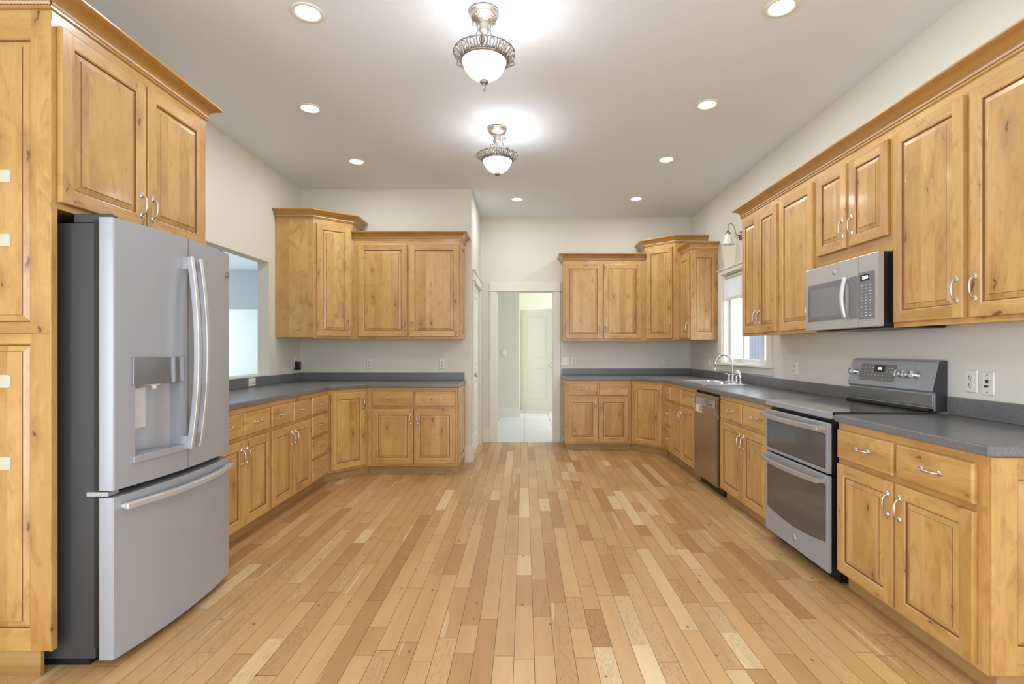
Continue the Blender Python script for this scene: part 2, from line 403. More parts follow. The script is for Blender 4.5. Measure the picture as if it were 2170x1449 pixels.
# ------------------------------------------------------------------ room shell
XL, XR, YBL, YBR, ZC = -2.50, 2.255, 5.80, 7.04, 3.05
XRET = -0.592
def floor():
    sub = MB().box(XL - .12, XR + .12, -4.1, YBR, -0.06, -0.0015, 1)
    cols = []
    Wd = 0.0826; x = XL - 0.02; g = 0.0009
    planks = []
    while x < XR + .05:
        y = -4.0 - random.random() * 0.8
        while y < YBR:
            ln = random.choice((0.25, 0.34, 0.42, 0.5, 0.6, 0.75, 0.95)) * random.uniform(0.85, 1.15)
            r = random.random()
            tone = random.gauss(0.42, 0.17) if r < 0.91 else random.uniform(0.78, 1.0)
            if 0.86 > r > 0.76: tone = random.uniform(0.0, 0.15)
            planks.append((x + g, x + Wd - g, max(-4.0, y + g), min(YBR, y + ln - g), max(0, min(1, tone)), random.random(), random.random()))
            y += ln
        x += Wd
    mb = MB()
    for x0, x1, y0, y1, *c in planks:
        if y1 <= y0: continue
        x1 = min(x1, XR + .1)
        mb.add([(x0, y0, 0), (x1, y0, 0), (x1, y1, 0), (x0, y1, 0)], [(0, 1, 2, 3)], 0); cols.append(c)
    npl = len(mb.f)
    mb.v2 = len(mb.v); b = len(mb.v)
    mb.v += sub.v; mb.f += [tuple(i + b for i in f) for f in sub.f]; mb.m += sub.m; mb.s += sub.s
    o = mb.build('floor', [FLOOR, GAP], fix=False)
    ca = o.data.color_attributes.new('plank', 'FLOAT_COLOR', 'CORNER')
    buf = []
    for i, p in enumerate(o.data.polygons):
        c = cols[i] if i < npl else (0.5, 0.5, 0.5)
        buf += [c[0], c[1], c[2], 1.0] * p.loop_total
    ca.data.foreach_set('color', buf)
    struct(o)
floor()
struct(MB().box(-3.5, 2.6, YBR, 11.2, -0.06, 0.0).build('floor_hall', TILE))
struct(MB().box(XL - .12, XR + .12, -4.1, YBR + .12, ZC, ZC + .1).build('ceiling', CEIL))
struct(MB().box(-3.5, 2.6, YBR + .12, 11.2, 2.75, 2.85).build('ceiling_hall', CEIL))
# left wall with the pass-through
OY0, OY1, OZ0, OZ1 = 3.0, 5.083, 1.0, 2.11
mb = MB(); XO = XL - .11
mb.box(XO, XL, -4.1, -3.2, 0, ZC); mb.box(XO, XL, .2, OY0, 0, ZC); mb.box(XO, XL, -3.2, .2, 2.15, ZC); mb.box(XO, XL, -3.2, .2, 0, .1); mb.box(XO, XL, OY1, YBR + .12, 0, ZC)  # the opening beside the camera is unseen, added for the side fill
mb.box(XO, XL, OY0, OY1, 0, OZ0); mb.box(XO, XL, OY0, OY1, OZ1, ZC)
struct(mb.build('wall_left', WALL))
# right wall with the window opening
WY0, WY1, WZ0, WZ1 = 4.80, 5.89, 1.105, 2.10
mb = MB()
mb.box(XR, XR + .14, -4.1, -3.2, 0, ZC); mb.box(XR, XR + .14, .2, WY0, 0, ZC); mb.box(XR, XR + .14, -3.2, .2, 2.15, ZC); mb.box(XR, XR + .14, -3.2, .2, 0, .1); mb.box(XR, XR + .14, WY1, YBR + .12, 0, ZC)  # unseen opening near the camera added to pass the side fill
mb.box(XR, XR + .14, WY0, WY1, 0, WZ0); mb.box(XR, XR + .14, WY0, WY1, WZ1, ZC)
struct(mb.build('wall_right', WALL))
struct(MB().box(XL, XRET, YBL, YBL + .12, 0, ZC).build('wall_back_left', WALL))
DY0, DY1, DZ = 5.985, 6.845, 2.045
mb = MB(); mb.box(XRET - .12, XRET, YBL + .12, DY0, 0, ZC); mb.box(XRET - .12, XRET, DY1, YBR, 0, ZC); mb.box(XRET - .12, XRET, DY0, DY1, DZ, ZC)
struct(mb.build('wall_return', WALL))
BX0, BX1 = -0.371, 0.396
mb = MB(); mb.box(XRET - .12, BX0, YBR, YBR + .12, 0, ZC); mb.box(BX1, XR, YBR, YBR + .12, 0, ZC); mb.box(BX0, BX1, YBR, YBR + .12, DZ, ZC)
struct(mb.build('wall_back', WALL))
# wall behind the camera, its two big openings added for the fill
mb = MB()
for a, b in ((XL, -2.0), (-.3, .3), (2.0, XR)): mb.box(a, b, -4.12, -4.0, 0, ZC)
for a, b in ((-2.0, -.3), (.3, 2.0)): mb.box(a, b, -4.12, -4.0, 0, .4); mb.box(a, b, -4.12, -4.0, 2.45, ZC)
struct(mb.build('wall_behind', WALL))

# hall beyond the doorway
struct(MB().box(-3.4, -0.088, 9.65, 9.77, 0, 2.75).build('wall_hall_near', WALL))
struct(MB().box(-0.2, 2.6, 10.75, 10.87, 0, 2.75).build('wall_hall_far', WALL))
mb = MB(); mb.box(2.4, 2.52, YBR + .12, 8.6, 0, 2.75); mb.box(2.4, 2.52, 10.0, 10.75, 0, 2.75); mb.box(2.4, 2.52, 8.6, 10.0, 0, .8); mb.box(2.4, 2.52, 8.6, 10.0, 2.1, 2.75)
struct(mb.build('wall_hall_right', WALL))
struct(MB().box(-3.5, -3.4, YBR + .12, 9.65, 0, 2.75).build('wall_hall_left', WALL))
struct(MB().box(-.2, -.088, 9.77, 10.75, 0, 2.75).build('wall_hall_return', WALL))
# room seen through the pass-through
struct(MB().box(-7.6, XO, 1.0, 11.4, -0.06, 0.0).build('floor_side_room', plain('pale_carpet', (0.5, 0.47, 0.42), 0.9)))
struct(MB().box(-7.6, XO - .01, 1.0, 11.4, 2.75, 2.85).build('ceiling_side_room', CEIL))
struct(MB().box(-7.6, XRET - .9, 11.3, 11.4, 0, 2.75).build('wall_side_room_back', COOLW))
struct(MB().box(-7.4, -3.55, 9.70, 9.82, 2.02, 2.75).build('wall_side_room_header', plain('shaded_header_tone', (0.45, 0.50, 0.50), 0.8)))  # darker tone puts the soffit's shade into its colour
mb = MB(); mb.box(-7.5, -7.4, 1.0, 5.4, 0, 2.75); mb.box(-7.5, -7.4, 8.6, 9.95, 0, 2.75); mb.box(-7.5, -7.4, 11.2, 11.4, 0, 2.75); mb.box(-7.5, -7.4, 9.95, 11.2, 0, .35); mb.box(-7.5, -7.4, 9.95, 11.2, 2.35, 2.75); mb.box(-7.5, -7.4, 5.4, 8.6, 0, .5); mb.box(-7.5, -7.4, 5.4, 8.6, 2.5, 2.75)  # window openings here are unseen, added for the room's fill
struct(mb.build('wall_side_room_left', COOLW))
struct(MB().box(-7.4, XO - .01, .9, 1.0, 0, 2.75).build('wall_side_room_near', COOLW))

# ------------------------------------------------------------------ trim
def casing(name, x0, x1, yf, ztop, side_w=.10):
    mb = MB()
    mb.box(x0 - side_w, x0, yf - .018, yf, 0, ztop); mb.box(x1, x1 + side_w - .012, yf - .018, yf, 0, ztop)
    mb.box(x0 - side_w - .012, x1 + side_w + .002, yf - .030, yf, ztop, ztop + .022)
    mb.box(x0 - side_w, x1 + side_w - .012, yf - .02, yf, ztop + .022, ztop + .122)
    mb.box(x0, x0 + .012, yf, yf + .12, 0, ztop); mb.box(x1 - .012, x1, yf, yf + .12, 0, ztop); mb.box(x0 + .012, x1 - .012, yf + .0005, yf + .1195, ztop - .012, ztop)
    return struct(mb.build(name, TRIM, bevel=.002))
casing('trim_1', BX0, BX1, YBR - .001, DZ)
mb = MB(); X0 = XRET + .001
mb.box(X0, X0 + .018, DY0 - .095, DY0, 0, DZ); mb.box(X0, X0 + .018, DY1, DY1 + .095, 0, DZ)
mb.box(X0, X0 + .030, DY0 - .105, DY1 + .105, DZ, DZ + .022); mb.box(X0, X0 + .02, DY0 - .095, DY1 + .095, DZ + .022, DZ + .11); mb.box(X0, X0 + .034, DY0 - .11, DY1 + .11, DZ + .11, DZ + .13)
struct(mb.build('trim_2', TRIM, bevel=.002))
mb = MB(); bh = .185
mb.box(-.665, XRET + .016, YBL - .016, YBL - .001, 0, bh); mb.box(XRET + .001, XRET + .016, YBL - .001, DY0 - .096, 0, bh)
struct(mb.build('baseboard_left', TRIM, bevel=.002))
struct(MB().box(XRET + .001, BX0 - .101, YBR - .016, YBR - .001, 0, bh).build('baseboard_back', TRIM, bevel=.002))
struct(MB().box(-3.3, -.075, 9.634, 9.649, 0, .18).build('baseboard_hall', TRIM, bevel=.002))
# sill on the pass-through
struct(MB().box(XO - .01, XL + .022, OY0, OY1 - .001, OZ0 + .001, OZ0 + .02).build('trim_3', TRIM, bevel=.003))

def panel_door(name, w, h, t=.035, m=DOORW):
    """two-panel interior door, local x = width from hinge, y = thickness (front at 0)"""
    mb = MB(); st = .115
    rails = [(0, .20), (.86, 1.03), (h - .13, h)]
    mb.box(0, st, 0, t, 0, h); mb.box(w - st, w, 0, t, 0, h)
    for a, b in rails: mb.box(st, w - st, 0, t, a, b)
    for a, b in ((.20, .86), (1.03, h - .13)):
        R = [(0, 0), (.012, .010), (.03, .010), (.055, .003)]
        for y0, sg in ((0, 1), (t, -1)):
            for (i0, d0), (i1, d1) in zip(R[:-1], R[1:]):
                A = [(st + i0, a + i0), (w - st - i0, a + i0), (w - st - i0, b - i0), (st + i0, b - i0)]
                B = [(st + i1, a + i1), (w - st - i1, a + i1), (w - st - i1, b - i1), (st + i1, b - i1)]
                for k in range(4):
                    k2 = (k + 1) % 4
                    mb.add([(A[k][0], y0 + sg * d0, A[k][1]), (A[k2][0], y0 + sg * d0, A[k2][1]), (B[k2][0], y0 + sg * d1, B[k2][1]), (B[k][0], y0 + sg * d1, B[k][1])], [(0, 1, 2, 3)], 0)
            i, d = R[-1]
            mb.add([(st + i, y0 + sg * d, a + i), (w - st - i, y0 + sg * d, a + i), (w - st - i, y0 + sg * d, b - i), (st + i, y0 + sg * d, b - i)], [(0, 1, 2, 3)], 0)
    return mb.build(name, m, fix=False)
def knob(parent, x, y, z, sg=-1):
    mb = MB()
    mb.lathe([(0, 0), (.032, 0), (.032, sg * .006), (.012, sg * .010), (.011, sg * .03), (.022, sg * .036), (.028, sg * .048), (.024, sg * .060), (0, sg * .064)], (x, y, z), 'y', 20)
    return mb.build('door_knob', NICK, parent)
d = panel_door('door_1', .74, 2.03); d.location = (-.085, 10.56, .03); d.rotation_euler = (0, 0, math.atan2(-.38, .66)); struct(d)
knob(d, .70, 0, .92)
d = panel_door('door_2', DY1 - DY0 - .006, DZ - .012); d.location = (XRET - .012, DY0 + .003, .006); d.rotation_euler = (0, 0, PI / 2); struct(d)
knob(d, .06, 0, .955)

# ------------------------------------------------------------------ window
def window():
    mb = MB(); x = XR - .001
    mb.box(x - .018, x, WY1, WY1 + .11, WZ0 + .0005, WZ1 - .0005); mb.box(x - .018, x, WY0 - .09, WY0, WZ0 + .0005, WZ1 - .0005)
    mb.box(x - .020, x, WY0 - .09, WY1 + .11, WZ1, WZ1 + .045); mb.box(x - .032, x, WY0 - .10, WY1 + .135, WZ1 + .0455, WZ1 + .062)
    mb.box(x - .045, x, WY0 - .11, WY1 + .13, WZ0 - .02, WZ0)           # stool
    mb.box(x - .018, x, WY0 - .09, WY1 + .11, WZ0 - .088, WZ0 - .0205)   # apron
    mb.box(XR, XR + .10, WY0, WY0 + .012, WZ0, WZ1); mb.box(XR, XR + .10, WY1 - .012, WY1, WZ0, WZ1); mb.box(XR + .0005, XR + .0995, WY0 + .012, WY1 - .012, WZ0, WZ0 + .012); mb.box(XR + .0005, XR + .0995, WY0 + .012, WY1 - .012, WZ1 - .012, WZ1)
    fr = mb.build('window_1', TRIM, bevel=.002); struct(fr)
    V = plain('vinyl_sash', (0.80, 0.79, 0.74), 0.35)
    s = MB(); X = XR + .05
    for a, b, dx in ((WY0 + .012, 5.02, 0), (5.022, 5.47, .0), (5.43, WY1 - .012, .02)):
        s.box(X + dx, X + dx + .03, a, a + .035, WZ0 + .012, WZ1 - .012); s.box(X + dx, X + dx + .03, b - .035, b, WZ0 + .012, WZ1 - .012)
        s.box(X + dx + .001, X + dx + .029, a + .035, b - .035, WZ0 + .012, WZ0 + .05); s.box(X + dx + .001, X + dx + .029, a + .035, b - .035, WZ1 - .05, WZ1 - .012)
    s.build('window_frame', V, fr, bevel=.002)
    g, nt, p = newmat('window_glass')
    tr = N(nt, 'ShaderNodeBsdfTransparent'); gs = N(nt, 'ShaderNodeBsdfGlossy', i={'Roughness': 0.02}); mx = N(nt, 'ShaderNodeMixShader', i={0: 0.06})
    L(nt, tr.outputs[0], mx.inputs[1]); L(nt, gs.outputs[0], mx.inputs[2]); L(nt, mx.outputs[0], nt.nodes['Material Output'].inputs[0])
    MB().box(X + .012, X + .016, WY0 + .012, WY1 - .012, WZ0 + .012, WZ1 - .012).build('window_pane', g, fr)
    # roller shade
    b = thing('roller_shade', 'white roller shade pulled partway down over the sink window', 'window shade', (XR + .03, 5.345, WZ1 - .04))
    m, nt, p = newmat('shade_cloth'); p.inputs['Base Color'].default_value = (.86, .87, .86, 1); p.inputs['Roughness'].default_value = .8
    p.inputs['Transmission Weight'].default_value = 0.0
    tl = N(nt, 'ShaderNodeBsdfTranslucent', i={0: (.85, .87, .9, 1)}); ms = N(nt, 'ShaderNodeMixShader', i={0: .35}); L(nt, p.outputs[0], ms.inputs[1]); L(nt, tl.outputs[0], ms.inputs[2]); L(nt, ms.outputs[0], nt.nodes['Material Output'].inputs[0])
    o = (XR + .03, 5.345, WZ1 - .04)
    MB().box(XR + .024, XR + .026, WY0 + .02, WY1 - .02, 1.84, 2.06).build('shade_cloth', m, b, off=o)
    MB().lathe([(0, 0), (.02, 0), (.02, 1.04), (0, 1.04)], (XR + .03, WY0 + .022, 2.062), 'y', 16).build('roller_tube', V, b, off=o)
    MB().box(XR + .018, XR + .032, WY0 + .02, WY1 - .02, 1.805, 1.84).build('bottom_bar', TRIM, b, off=o, bevel=.003)
window()
# outside: ground and the neighbouring building
struct(MB().box(2.5, 60, -20, 70, -.3, -.25).build('ground', plain('pale_concrete_ground', (0.55, 0.55, 0.53), 0.9)))
def neighbour():
    m, nt, p = newmat('blue_grey_siding'); p.inputs['Roughness'].default_value = .7
    tc = N(nt, 'ShaderNodeTexCoord'); wv = N(nt, 'ShaderNodeTexWave', i={'Scale': 1.2, 'Distortion': 0.0}, bands_direction='Y'); L(nt, tc.outputs['Object'], wv.inputs[0])
    L(nt, ramp(nt, wv.outputs[0], [(0, (.115, .135, .175)), (.25, (.15, .17, .21)), (1, (.165, .185, .225))]), p.inputs['Base Color'])
    t = thing('neighbor_building', 'blue grey building seen outside through the sink window', 'building', (12, 15, -.25))
    mb = MB().box(9.0, 15, 11, 21.2, -.25, 3.4); mb.build('wall', m, t, off=(12, 15, -.25))
    mb = MB(); mb.add([(8.6, 10.6, 3.4), (15.4, 10.6, 3.4), (15.4, 21.6, 3.4), (8.6, 21.6, 3.4), (12, 10.6, 5.2), (12, 21.6, 5.2)], [(0, 1, 2, 3), (0, 4, 1), (3, 2, 5), (0, 3, 5, 4), (1, 4, 5, 2)])
    mb.build('roof', plain('roof_shingle', (.12, .12, .13), .9), t, off=(12, 15, -.25))
neighbour()

# ------------------------------------------------------------------ cabinet pieces
def raised(w, h, t=.02, fl=.056, fr=.056, fb=.056, ft=.056, edge=.004):
    """frame and raised panel; local x 0..w, z 0..h, front at y=-t, back at y=0"""
    mb = MB(); f = -t
    def ringq(a, ya, b, yb, ms):
        A = [(a[0], a[2]), (w - a[1], a[2]), (w - a[1], h - a[3]), (a[0], h - a[3])]
        B = [(b[0], b[2]), (w - b[1], b[2]), (w - b[1], h - b[3]), (b[0], h - b[3])]
        for k in range(4):
            k2 = (k + 1) % 4
            mb.add([(A[k][0], ya, A[k][1]), (A[k2][0], ya, A[k2][1]), (B[k2][0], yb, B[k2][1]), (B[k][0], yb, B[k][1])], [(0, 1, 2, 3)], ms[k])
    e = (edge,) * 4; z = (0,) * 4
    HV = (1, 0, 1, 0); V4 = (0,) * 4; G4 = (2,) * 4
    ringq(z, 0, z, f + edge, HV); ringq(z, f + edge, (edge * .35,) * 4, f + edge * .3, HV); ringq((edge * .35,) * 4, f + edge * .3, e, f, HV)
    # stiles run full height, rails between
    mb.add([(edge, f, edge), (fl, f, edge), (fl, f, h - edge), (edge, f, h - edge)], [(0, 1, 2, 3)], 0)
    mb.add([(w - fr, f, edge), (w - edge, f, edge), (w - edge, f, h - edge), (w - fr, f, h - edge)], [(0, 1, 2, 3)], 0)
    mb.add([(fl, f, edge), (w - fr, f, edge), (w - fr, f, fb), (fl, f, fb)], [(0, 1, 2, 3)], 1)
    mb.add([(fl, f, h - ft), (w - fr, f, h - ft), (w - fr, f, h - edge), (fl, f, h - edge)], [(0, 1, 2, 3)], 1)
    def ins(d): return (fl + d, fr + d, fb + d, ft + d)
    ringq(ins(0), f, ins(.002), f + .002, HV); ringq(ins(.002), f + .002, ins(.005), f + .0035, HV)
    ringq(ins(.005), f + .0035, ins(.007), f + .009, G4); ringq(ins(.007), f + .009, ins(.010), f + .009, G4)
    ringq(ins(.010), f + .009, ins(.032), f + .0035, V4); ringq(ins(.032), f + .0035, ins(.0335), f + .001, G4)
    b = ins(.0335)
    mb.add([(b[0], f + .001, b[2]), (w - b[1], f + .001, b[2]), (w - b[1], f + .001, h - b[3]), (b[0], f + .001, h - b[3])], [(0, 1, 2, 3)], 0)
    mb.add([(0, 0, 0), (0, 0, h), (w, 0, h), (w, 0, 0)], [(0, 1, 2, 3)], 0)
    return mb
def drawer_front(w, h, t=.02):
    mb = MB(); f = -t; e = .006
    R = [(0, 0), (0, f + .009), (.0015, f + .006), (.004, f + .0015), (.008, f), ]
    for (i0, y0), (i1, y1) in zip(R[:-1], R[1:]):
        A = [(i0, i0), (w - i0, i0), (w - i0, h - i0), (i0, h - i0)]; B = [(i1, i1), (w - i1, i1), (w - i1, h - i1), (i1, h - i1)]
        for k in range(4):
            k2 = (k + 1) % 4
            mb.add([(A[k][0], y0, A[k][1]), (A[k2][0], y0, A[k2][1]), (B[k2][0], y1, B[k2][1]), (B[k][0], y1, B[k][1])], [(0, 1, 2, 3)], 1)
    i = R[-1][0]
    mb.add([(i, f, i), (w - i, f, i), (w - i, f, h - i), (i, f, h - i)], [(0, 1, 2, 3)], 1)
    mb.add([(0, 0, 0), (0, 0, h), (w, 0, h), (w, 0, 0)], [(0, 1, 2, 3)], 1)
    return mb
def handle_mesh():
    mb = MB(); pts = []; rad = []
    for i in range(17):
        u = i / 16; a = u * 2 - 1
        z = a * .046; y = -.021 * (1 - abs(a) ** 4) - .003
        pts.append((0, y, z)); rad.append(  .0038 + .0016 * math.exp(-(a / .35) ** 2) + .001 * (abs(a) > .9))
    mb.tube(pts, rad, 8)
    for sg in (-1, 1):   # arrow-shaped feet
        P = [(0, .066), (.009, .055), (.0125, .044), (.007, .034), (-.007, .034), (-.0125, .044), (-.009, .055)]
        n = len(P)
        top = [(x * .62, -.0065, sg * (.047 + (z - .047) * .62)) for x, z in P]; bot = [(x, -.001, sg * z) for x, z in P]
        mb.add(top + bot, [tuple(range(n)) if sg > 0 else tuple(range(n))[::-1]] + [(i, (i + 1) % n, n + (i + 1) % n, n + i) for i in range(n)])
    o = mb.build('handle', NICK); me = o.data; bpy.data.objects.remove(o); return me
HM = handle_mesh()
def pull(parent, x, y, z, horiz=False, rz=0):
    o = bpy.data.objects.new('handle', HM); C.objects.link(o); o.parent = parent
    o.location = (x, y, z); o.rotation_euler = (0, PI / 2 if horiz else 0, 0); o['label'] = 'brushed nickel arched pull handle'
    return o

CROWN = [(0, 0), (.006, 0), (.010, .004), (.010, .012), (.006, .016), (.006, .024), (.012, .028), (.014, .033), (.018, .043), (.025, .052), (.035, .060),
         (.046, .065), (.054, .067), (.056, .070), (.064, .073), (.066, .078), (.066, .084), (0, .084)]
def crown_mb(path, side):
    m = MB().sweep(path, CROWN, 0, side); k = len(CROWN)
    for i, f in enumerate(m.f[:(len(path) - 1) * k]):
        if i % k in (3, 4, 5): m.m[i] = 1
    return m
def crown(parent, path, side, off=(0, 0, 0), rope_m=GL2):
    """path world (x,y), z of crown bottom"""
    c = crown_mb(path, side).build('crown_molding', [WC, GL], parent, off=off)
    # twisted rope bead
    mb = MB(); offp = []
    n = len(path)
    for i in range(n):
        p = Vector(path[i][:2]); d0 = (p - Vector(path[i - 1][:2])).normalized() if i else None
        d1 = (Vector(path[i + 1][:2]) - p).normalized() if i < n - 1 else None
        d0 = d0 or d1; d1 = d1 or d0
        n0 = Vector((d0.y, -d0.x)) * side; mt = (n0 + Vector((d1.y, -d1.x)) * side).normalized()
        q = p + mt * (.0105 / max(.2, mt.dot(n0))); offp.append((q.x, q.y, path[i][2] + .0205))
    for a, b in zip(offp[:-1], offp[1:]):
        a, b = Vector(a), Vector(b); Ln = (b - a).length; t = (b - a) / Ln; k = max(2, int(Ln / (.0022 if Ln > 2 or parent.name.startswith('refrig') else .004))); o = t.cross(Vector((0, 0, 1)))
        vs = []; seg = 8
        for i in range(k + 1):
            s_ = Ln * i / k; c0 = a + t * s_
            for j in range(seg):
                ph = 2 * PI * j / seg; rr = .0076 * (.56 + .44 * abs(math.sin(ph - PI * s_ / .0125)) ** .7)
                vs.append(c0 + o * (rr * math.cos(ph)) + Vector((0, 0, rr * math.sin(ph))))
        mb.add(vs, [(i * seg + j, i * seg + (j + 1) % seg, (i + 1) * seg + (j + 1) % seg, (i + 1) * seg + j) for i in range(k) for j in range(seg)], 0, True)
    mb.build('rope_bead', rope_m, c, off=off, fix=False)
    return c

def cabinet(label, cat, org, th, w, z0, z1, depth, fronts, rails=(), body=None, toe=None, toe_poly=None, group=None, name='base_cabinet', ends=(), stile=True):
    """org = world xy of the left end of the face; local x to the right, front faces -y"""
    t = thing(name, label, cat, (org[0], org[1], z0), th, group)
    hh = z1 - z0; tz = toe or 0
    c, s = math.cos(-th), math.sin(-th)
    def loc2(p): x, y = p[0] - org[0], p[1] - org[1]; return (x * c - y * s, x * s + y * c)
    poly = [loc2(p) for p in body] if body else [(0.0005, .001), (w - .0005, .001), (w - .0005, depth), (.0005, depth)]
    mb = MB(); mb.prism(poly, tz + (0.012 if not toe else 0), hh, 0)
    mb.build('carcass', WD, t)
    ff = MB(); ff.box(0.0005, w - .0005, -.001, .0008, tz, hh, 0)
    for a, b, x0, x1 in rails: ff.box(x0, x1, -.0018, 0, a - z0, b - z0, 1)
    ff.build('face_frame', WD, t)
    if toe:
        tp = [loc2(p) for p in toe_poly] if toe_poly else [(0.001, .05), (w - .001, .05), (w - .001, depth - .02), (.001, depth - .02)]
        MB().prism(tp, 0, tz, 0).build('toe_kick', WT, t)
    for fr in fronts:
        kind, x0, x1, a, b = fr[:5]; hd = fr[5] if len(fr) > 5 else None
        if kind == 'door':
            o = raised(x1 - x0, b - a).build('door', WD, t, loc=(x0, -.0025, a - z0), fix=False)
            if hd:
                hx = .030 if hd[0] == 'l' else (x1 - x0) - .030
                hz = (b - a) - hd[1] if hd[1] > 0 else -hd[1]
                pull(o, hx, -.020, hz)
        else:
            o = drawer_front(x1 - x0, b - a).build('drawer', WD, t, loc=(x0, -.0025, a - z0), fix=False)
            if hd: pull(o, (x1 - x0) / 2, -.020, (b - a) / 2, True)
    for x, y, rz, ww, za, zb, kw in ends:
        raised(ww, zb - za, t=.012, **kw).build('end_panel', WD, t, loc=(*loc2((x, y)), za - z0), rot=(0, 0, rz - th), fix=False)
    return t

GB = 'knotty alder base cabinets'; GU = 'knotty alder wall cabinets'
XF = 1.665; CB = .872
DZ0, DZ1, WZa, WZb = .100, .660, .688, .838
def base_rails(w): return [(.838, CB, 0, w), (.660, .688, 0, w), (.085, .100, 0, w)]
# right run, near to far
def rx(Y0, Y): return Y0 - Y
Y0, Y1 = 2.745, 1.862
cabinet('wide two-drawer two-door wooden base cabinet with exposed end, nearest right', 'cabinet', (XF, Y0), -PI / 2, Y0 - Y1, 0, CB, .585,
        [('drawer', .016, rx(Y0, 2.322), WZa, WZb, 1), ('drawer', rx(Y0, 2.298), rx(Y0, 1.904), WZa, WZb, 1),
         ('door', .016, rx(Y0, 2.318), DZ0, DZ1, ('r', .105)), ('door', rx(Y0, 2.302), rx(Y0, 1.904), DZ0, DZ1, ('l', .105))],
        base_rails(Y0 - Y1), toe=.085, toe_poly=[(1.715, 2.744), (1.715, 1.885), (2.245, 1.885), (2.245, 2.744)], group=GB,
        ends=[(XF + .002, Y1 + .001, 0, .582, .088, CB - .002, dict(fl=.092, fr=.056, fb=.10, ft=.075))])
Y0, Y1 = 4.395, 3.497
cabinet('two-drawer two-door wooden base cabinet between the dishwasher and the range', 'cabinet', (XF, Y0), -PI / 2, Y0 - Y1, 0, CB, .585,
        [('drawer', rx(Y0, 4.357), rx(Y0, 3.939), WZa, WZb, 1), ('drawer', rx(Y0, 3.909), rx(Y0, 3.516), WZa, WZb, 1),
         ('door', rx(Y0, 4.357), rx(Y0, 3.930), DZ0, DZ1, ('r', .105)), ('door', rx(Y0, 3.918), rx(Y0, 3.516), DZ0, DZ1, ('l', .105))],
        base_rails(Y0 - Y1), toe=.085, group=GB)
Y0, Y1 = 5.84, 5.012
cabinet('wooden sink base cabinet with two plain false drawer fronts left of the dishwasher', 'cabinet', (XF, Y0), -PI / 2, Y0 - Y1, 0, .70, .585,
        [('drawer', .01, .40, WZa, WZb), ('drawer', .415, .80, WZa, WZb), ('door', .01, .402, DZ0, DZ1, ('r', .105)), ('door', .412, .80, DZ0, DZ1, ('l', .105))],
        [(.838, CB, 0, .828), (.660, .70, 0, .828), (.085, .100, 0, .828)], toe=.085, group=GB)
# upper front board of the sink base (the carcass is cut down for the bowls)
t = [o for o in C.objects if o.get('label', '').startswith('wooden sink base')][0]
MB().box(.0005, .8275, -.001, .012, .70, CB, 0).build('apron_board', WD, t)
Y0, Y1 = 6.14, 5.842
cabinet('narrow three-drawer wooden base cabinet left of the sink cabinet', 'cabinet', (XF, Y0), -PI / 2, Y0 - Y1, 0, CB, .585,
        [('drawer', .02, .285, .682, .838, 1), ('drawer', .02, .285, .395, .655, 1), ('drawer', .02, .285, .10, .368, 1)],
        [(.838, CB, 0, .298), (.655, .682, 0, .298), (.368, .395, 0, .298), (.085, .10, 0, .298)], toe=.085, group=GB)
YFB = 6.475
A, B = (1.3335, YFB), (XF, 6.1435)
dl = math.hypot(B[0] - A[0], B[1] - A[1])
cabinet('diagonal corner wooden base cabinet with one door in the right back corner', 'cabinet', A, math.atan2(B[1] - A[1], B[0] - A[0]), dl, 0, CB, .5,
        [('door', .035, dl - .035, .105, .835, ('r', .105))], [(.835, CB, 0, dl), (.085, .105, 0, dl)],
        body=[(A[0] + .001, A[1]), (B[0], B[1] + .001), (2.25, 6.1445), (2.25, 7.035), (1.3345, 7.035)], toe=.085,
        toe_poly=[(1.332, 6.525), (1.70, 6.165), (2.25, 6.165), (2.25, 7.03), (1.332, 7.03)], group=GB)
cabinet('two-drawer two-door wooden base cabinet right of the hall doorway', 'cabinet', (.521, YFB), 0, .808, 0, CB, .56,
        [('drawer', .021, .388, WZa, WZb, 1), ('drawer', .412, .773, WZa, WZb, 1), ('door', .021, .393, .108, DZ1, ('r', .105)), ('door', .405, .775, .108, DZ1, ('l', .105))],
        base_rails(.808), toe=.085, group=GB, ends=[(.520, 7.03, -PI / 2, .55, .088, CB - .002, {})])
# left run
XFL = -1.855
def cabL(label, Ya, Yb, fronts, rails, nm='base_cabinet'):
    fr = [(k[0], k[1] - Ya, k[2] - Ya, *k[3:]) for k in fronts]
    cabinet(label, 'cabinet', (XFL, Ya), PI / 2, Yb - Ya, 0, CB, .62, fr, rails, toe=.085, group=GB)
cabL('two-drawer two-door wooden base cabinet right beside the refrigerator', 3.03, 3.766,
     [('drawer', 3.05, 3.391, WZa, WZb, 1), ('drawer', 3.411, 3.750, WZa, WZb, 1), ('door', 3.05, 3.397, DZ0, DZ1, ('r', .105)), ('door', 3.405, 3.752, DZ0, DZ1, ('l', .105))], base_rails(.736))
cabL('two-drawer two-door wooden base cabinet left of the four-drawer stack', 3.768, 4.488,
     [('drawer', 3.782, 4.119, WZa, WZb, 1), ('drawer', 4.141, 4.476, WZa, WZb, 1), ('door', 3.782, 4.124, DZ0, DZ1, ('r', .105)), ('door', 4.134, 4.476, DZ0, DZ1, ('l', .105))], base_rails(.72))
z = [(.69, .838), (.499, .668), (.308, .477), (.105, .286)]
cabL('narrow wooden base cabinet with a stack of four drawers', 4.49, 4.905,
     [('drawer', 4.505, 4.868, a, b, 1) for a, b in z], [(.838, CB, 0, .415), (.668, .69, 0, .415), (.477, .499, 0, .415), (.286, .308, 0, .415), (.085, .105, 0, .415)])
A, B = (XFL, 4.907), (-1.578, 5.22)
dl = math.hypot(B[0] - A[0], B[1] - A[1])
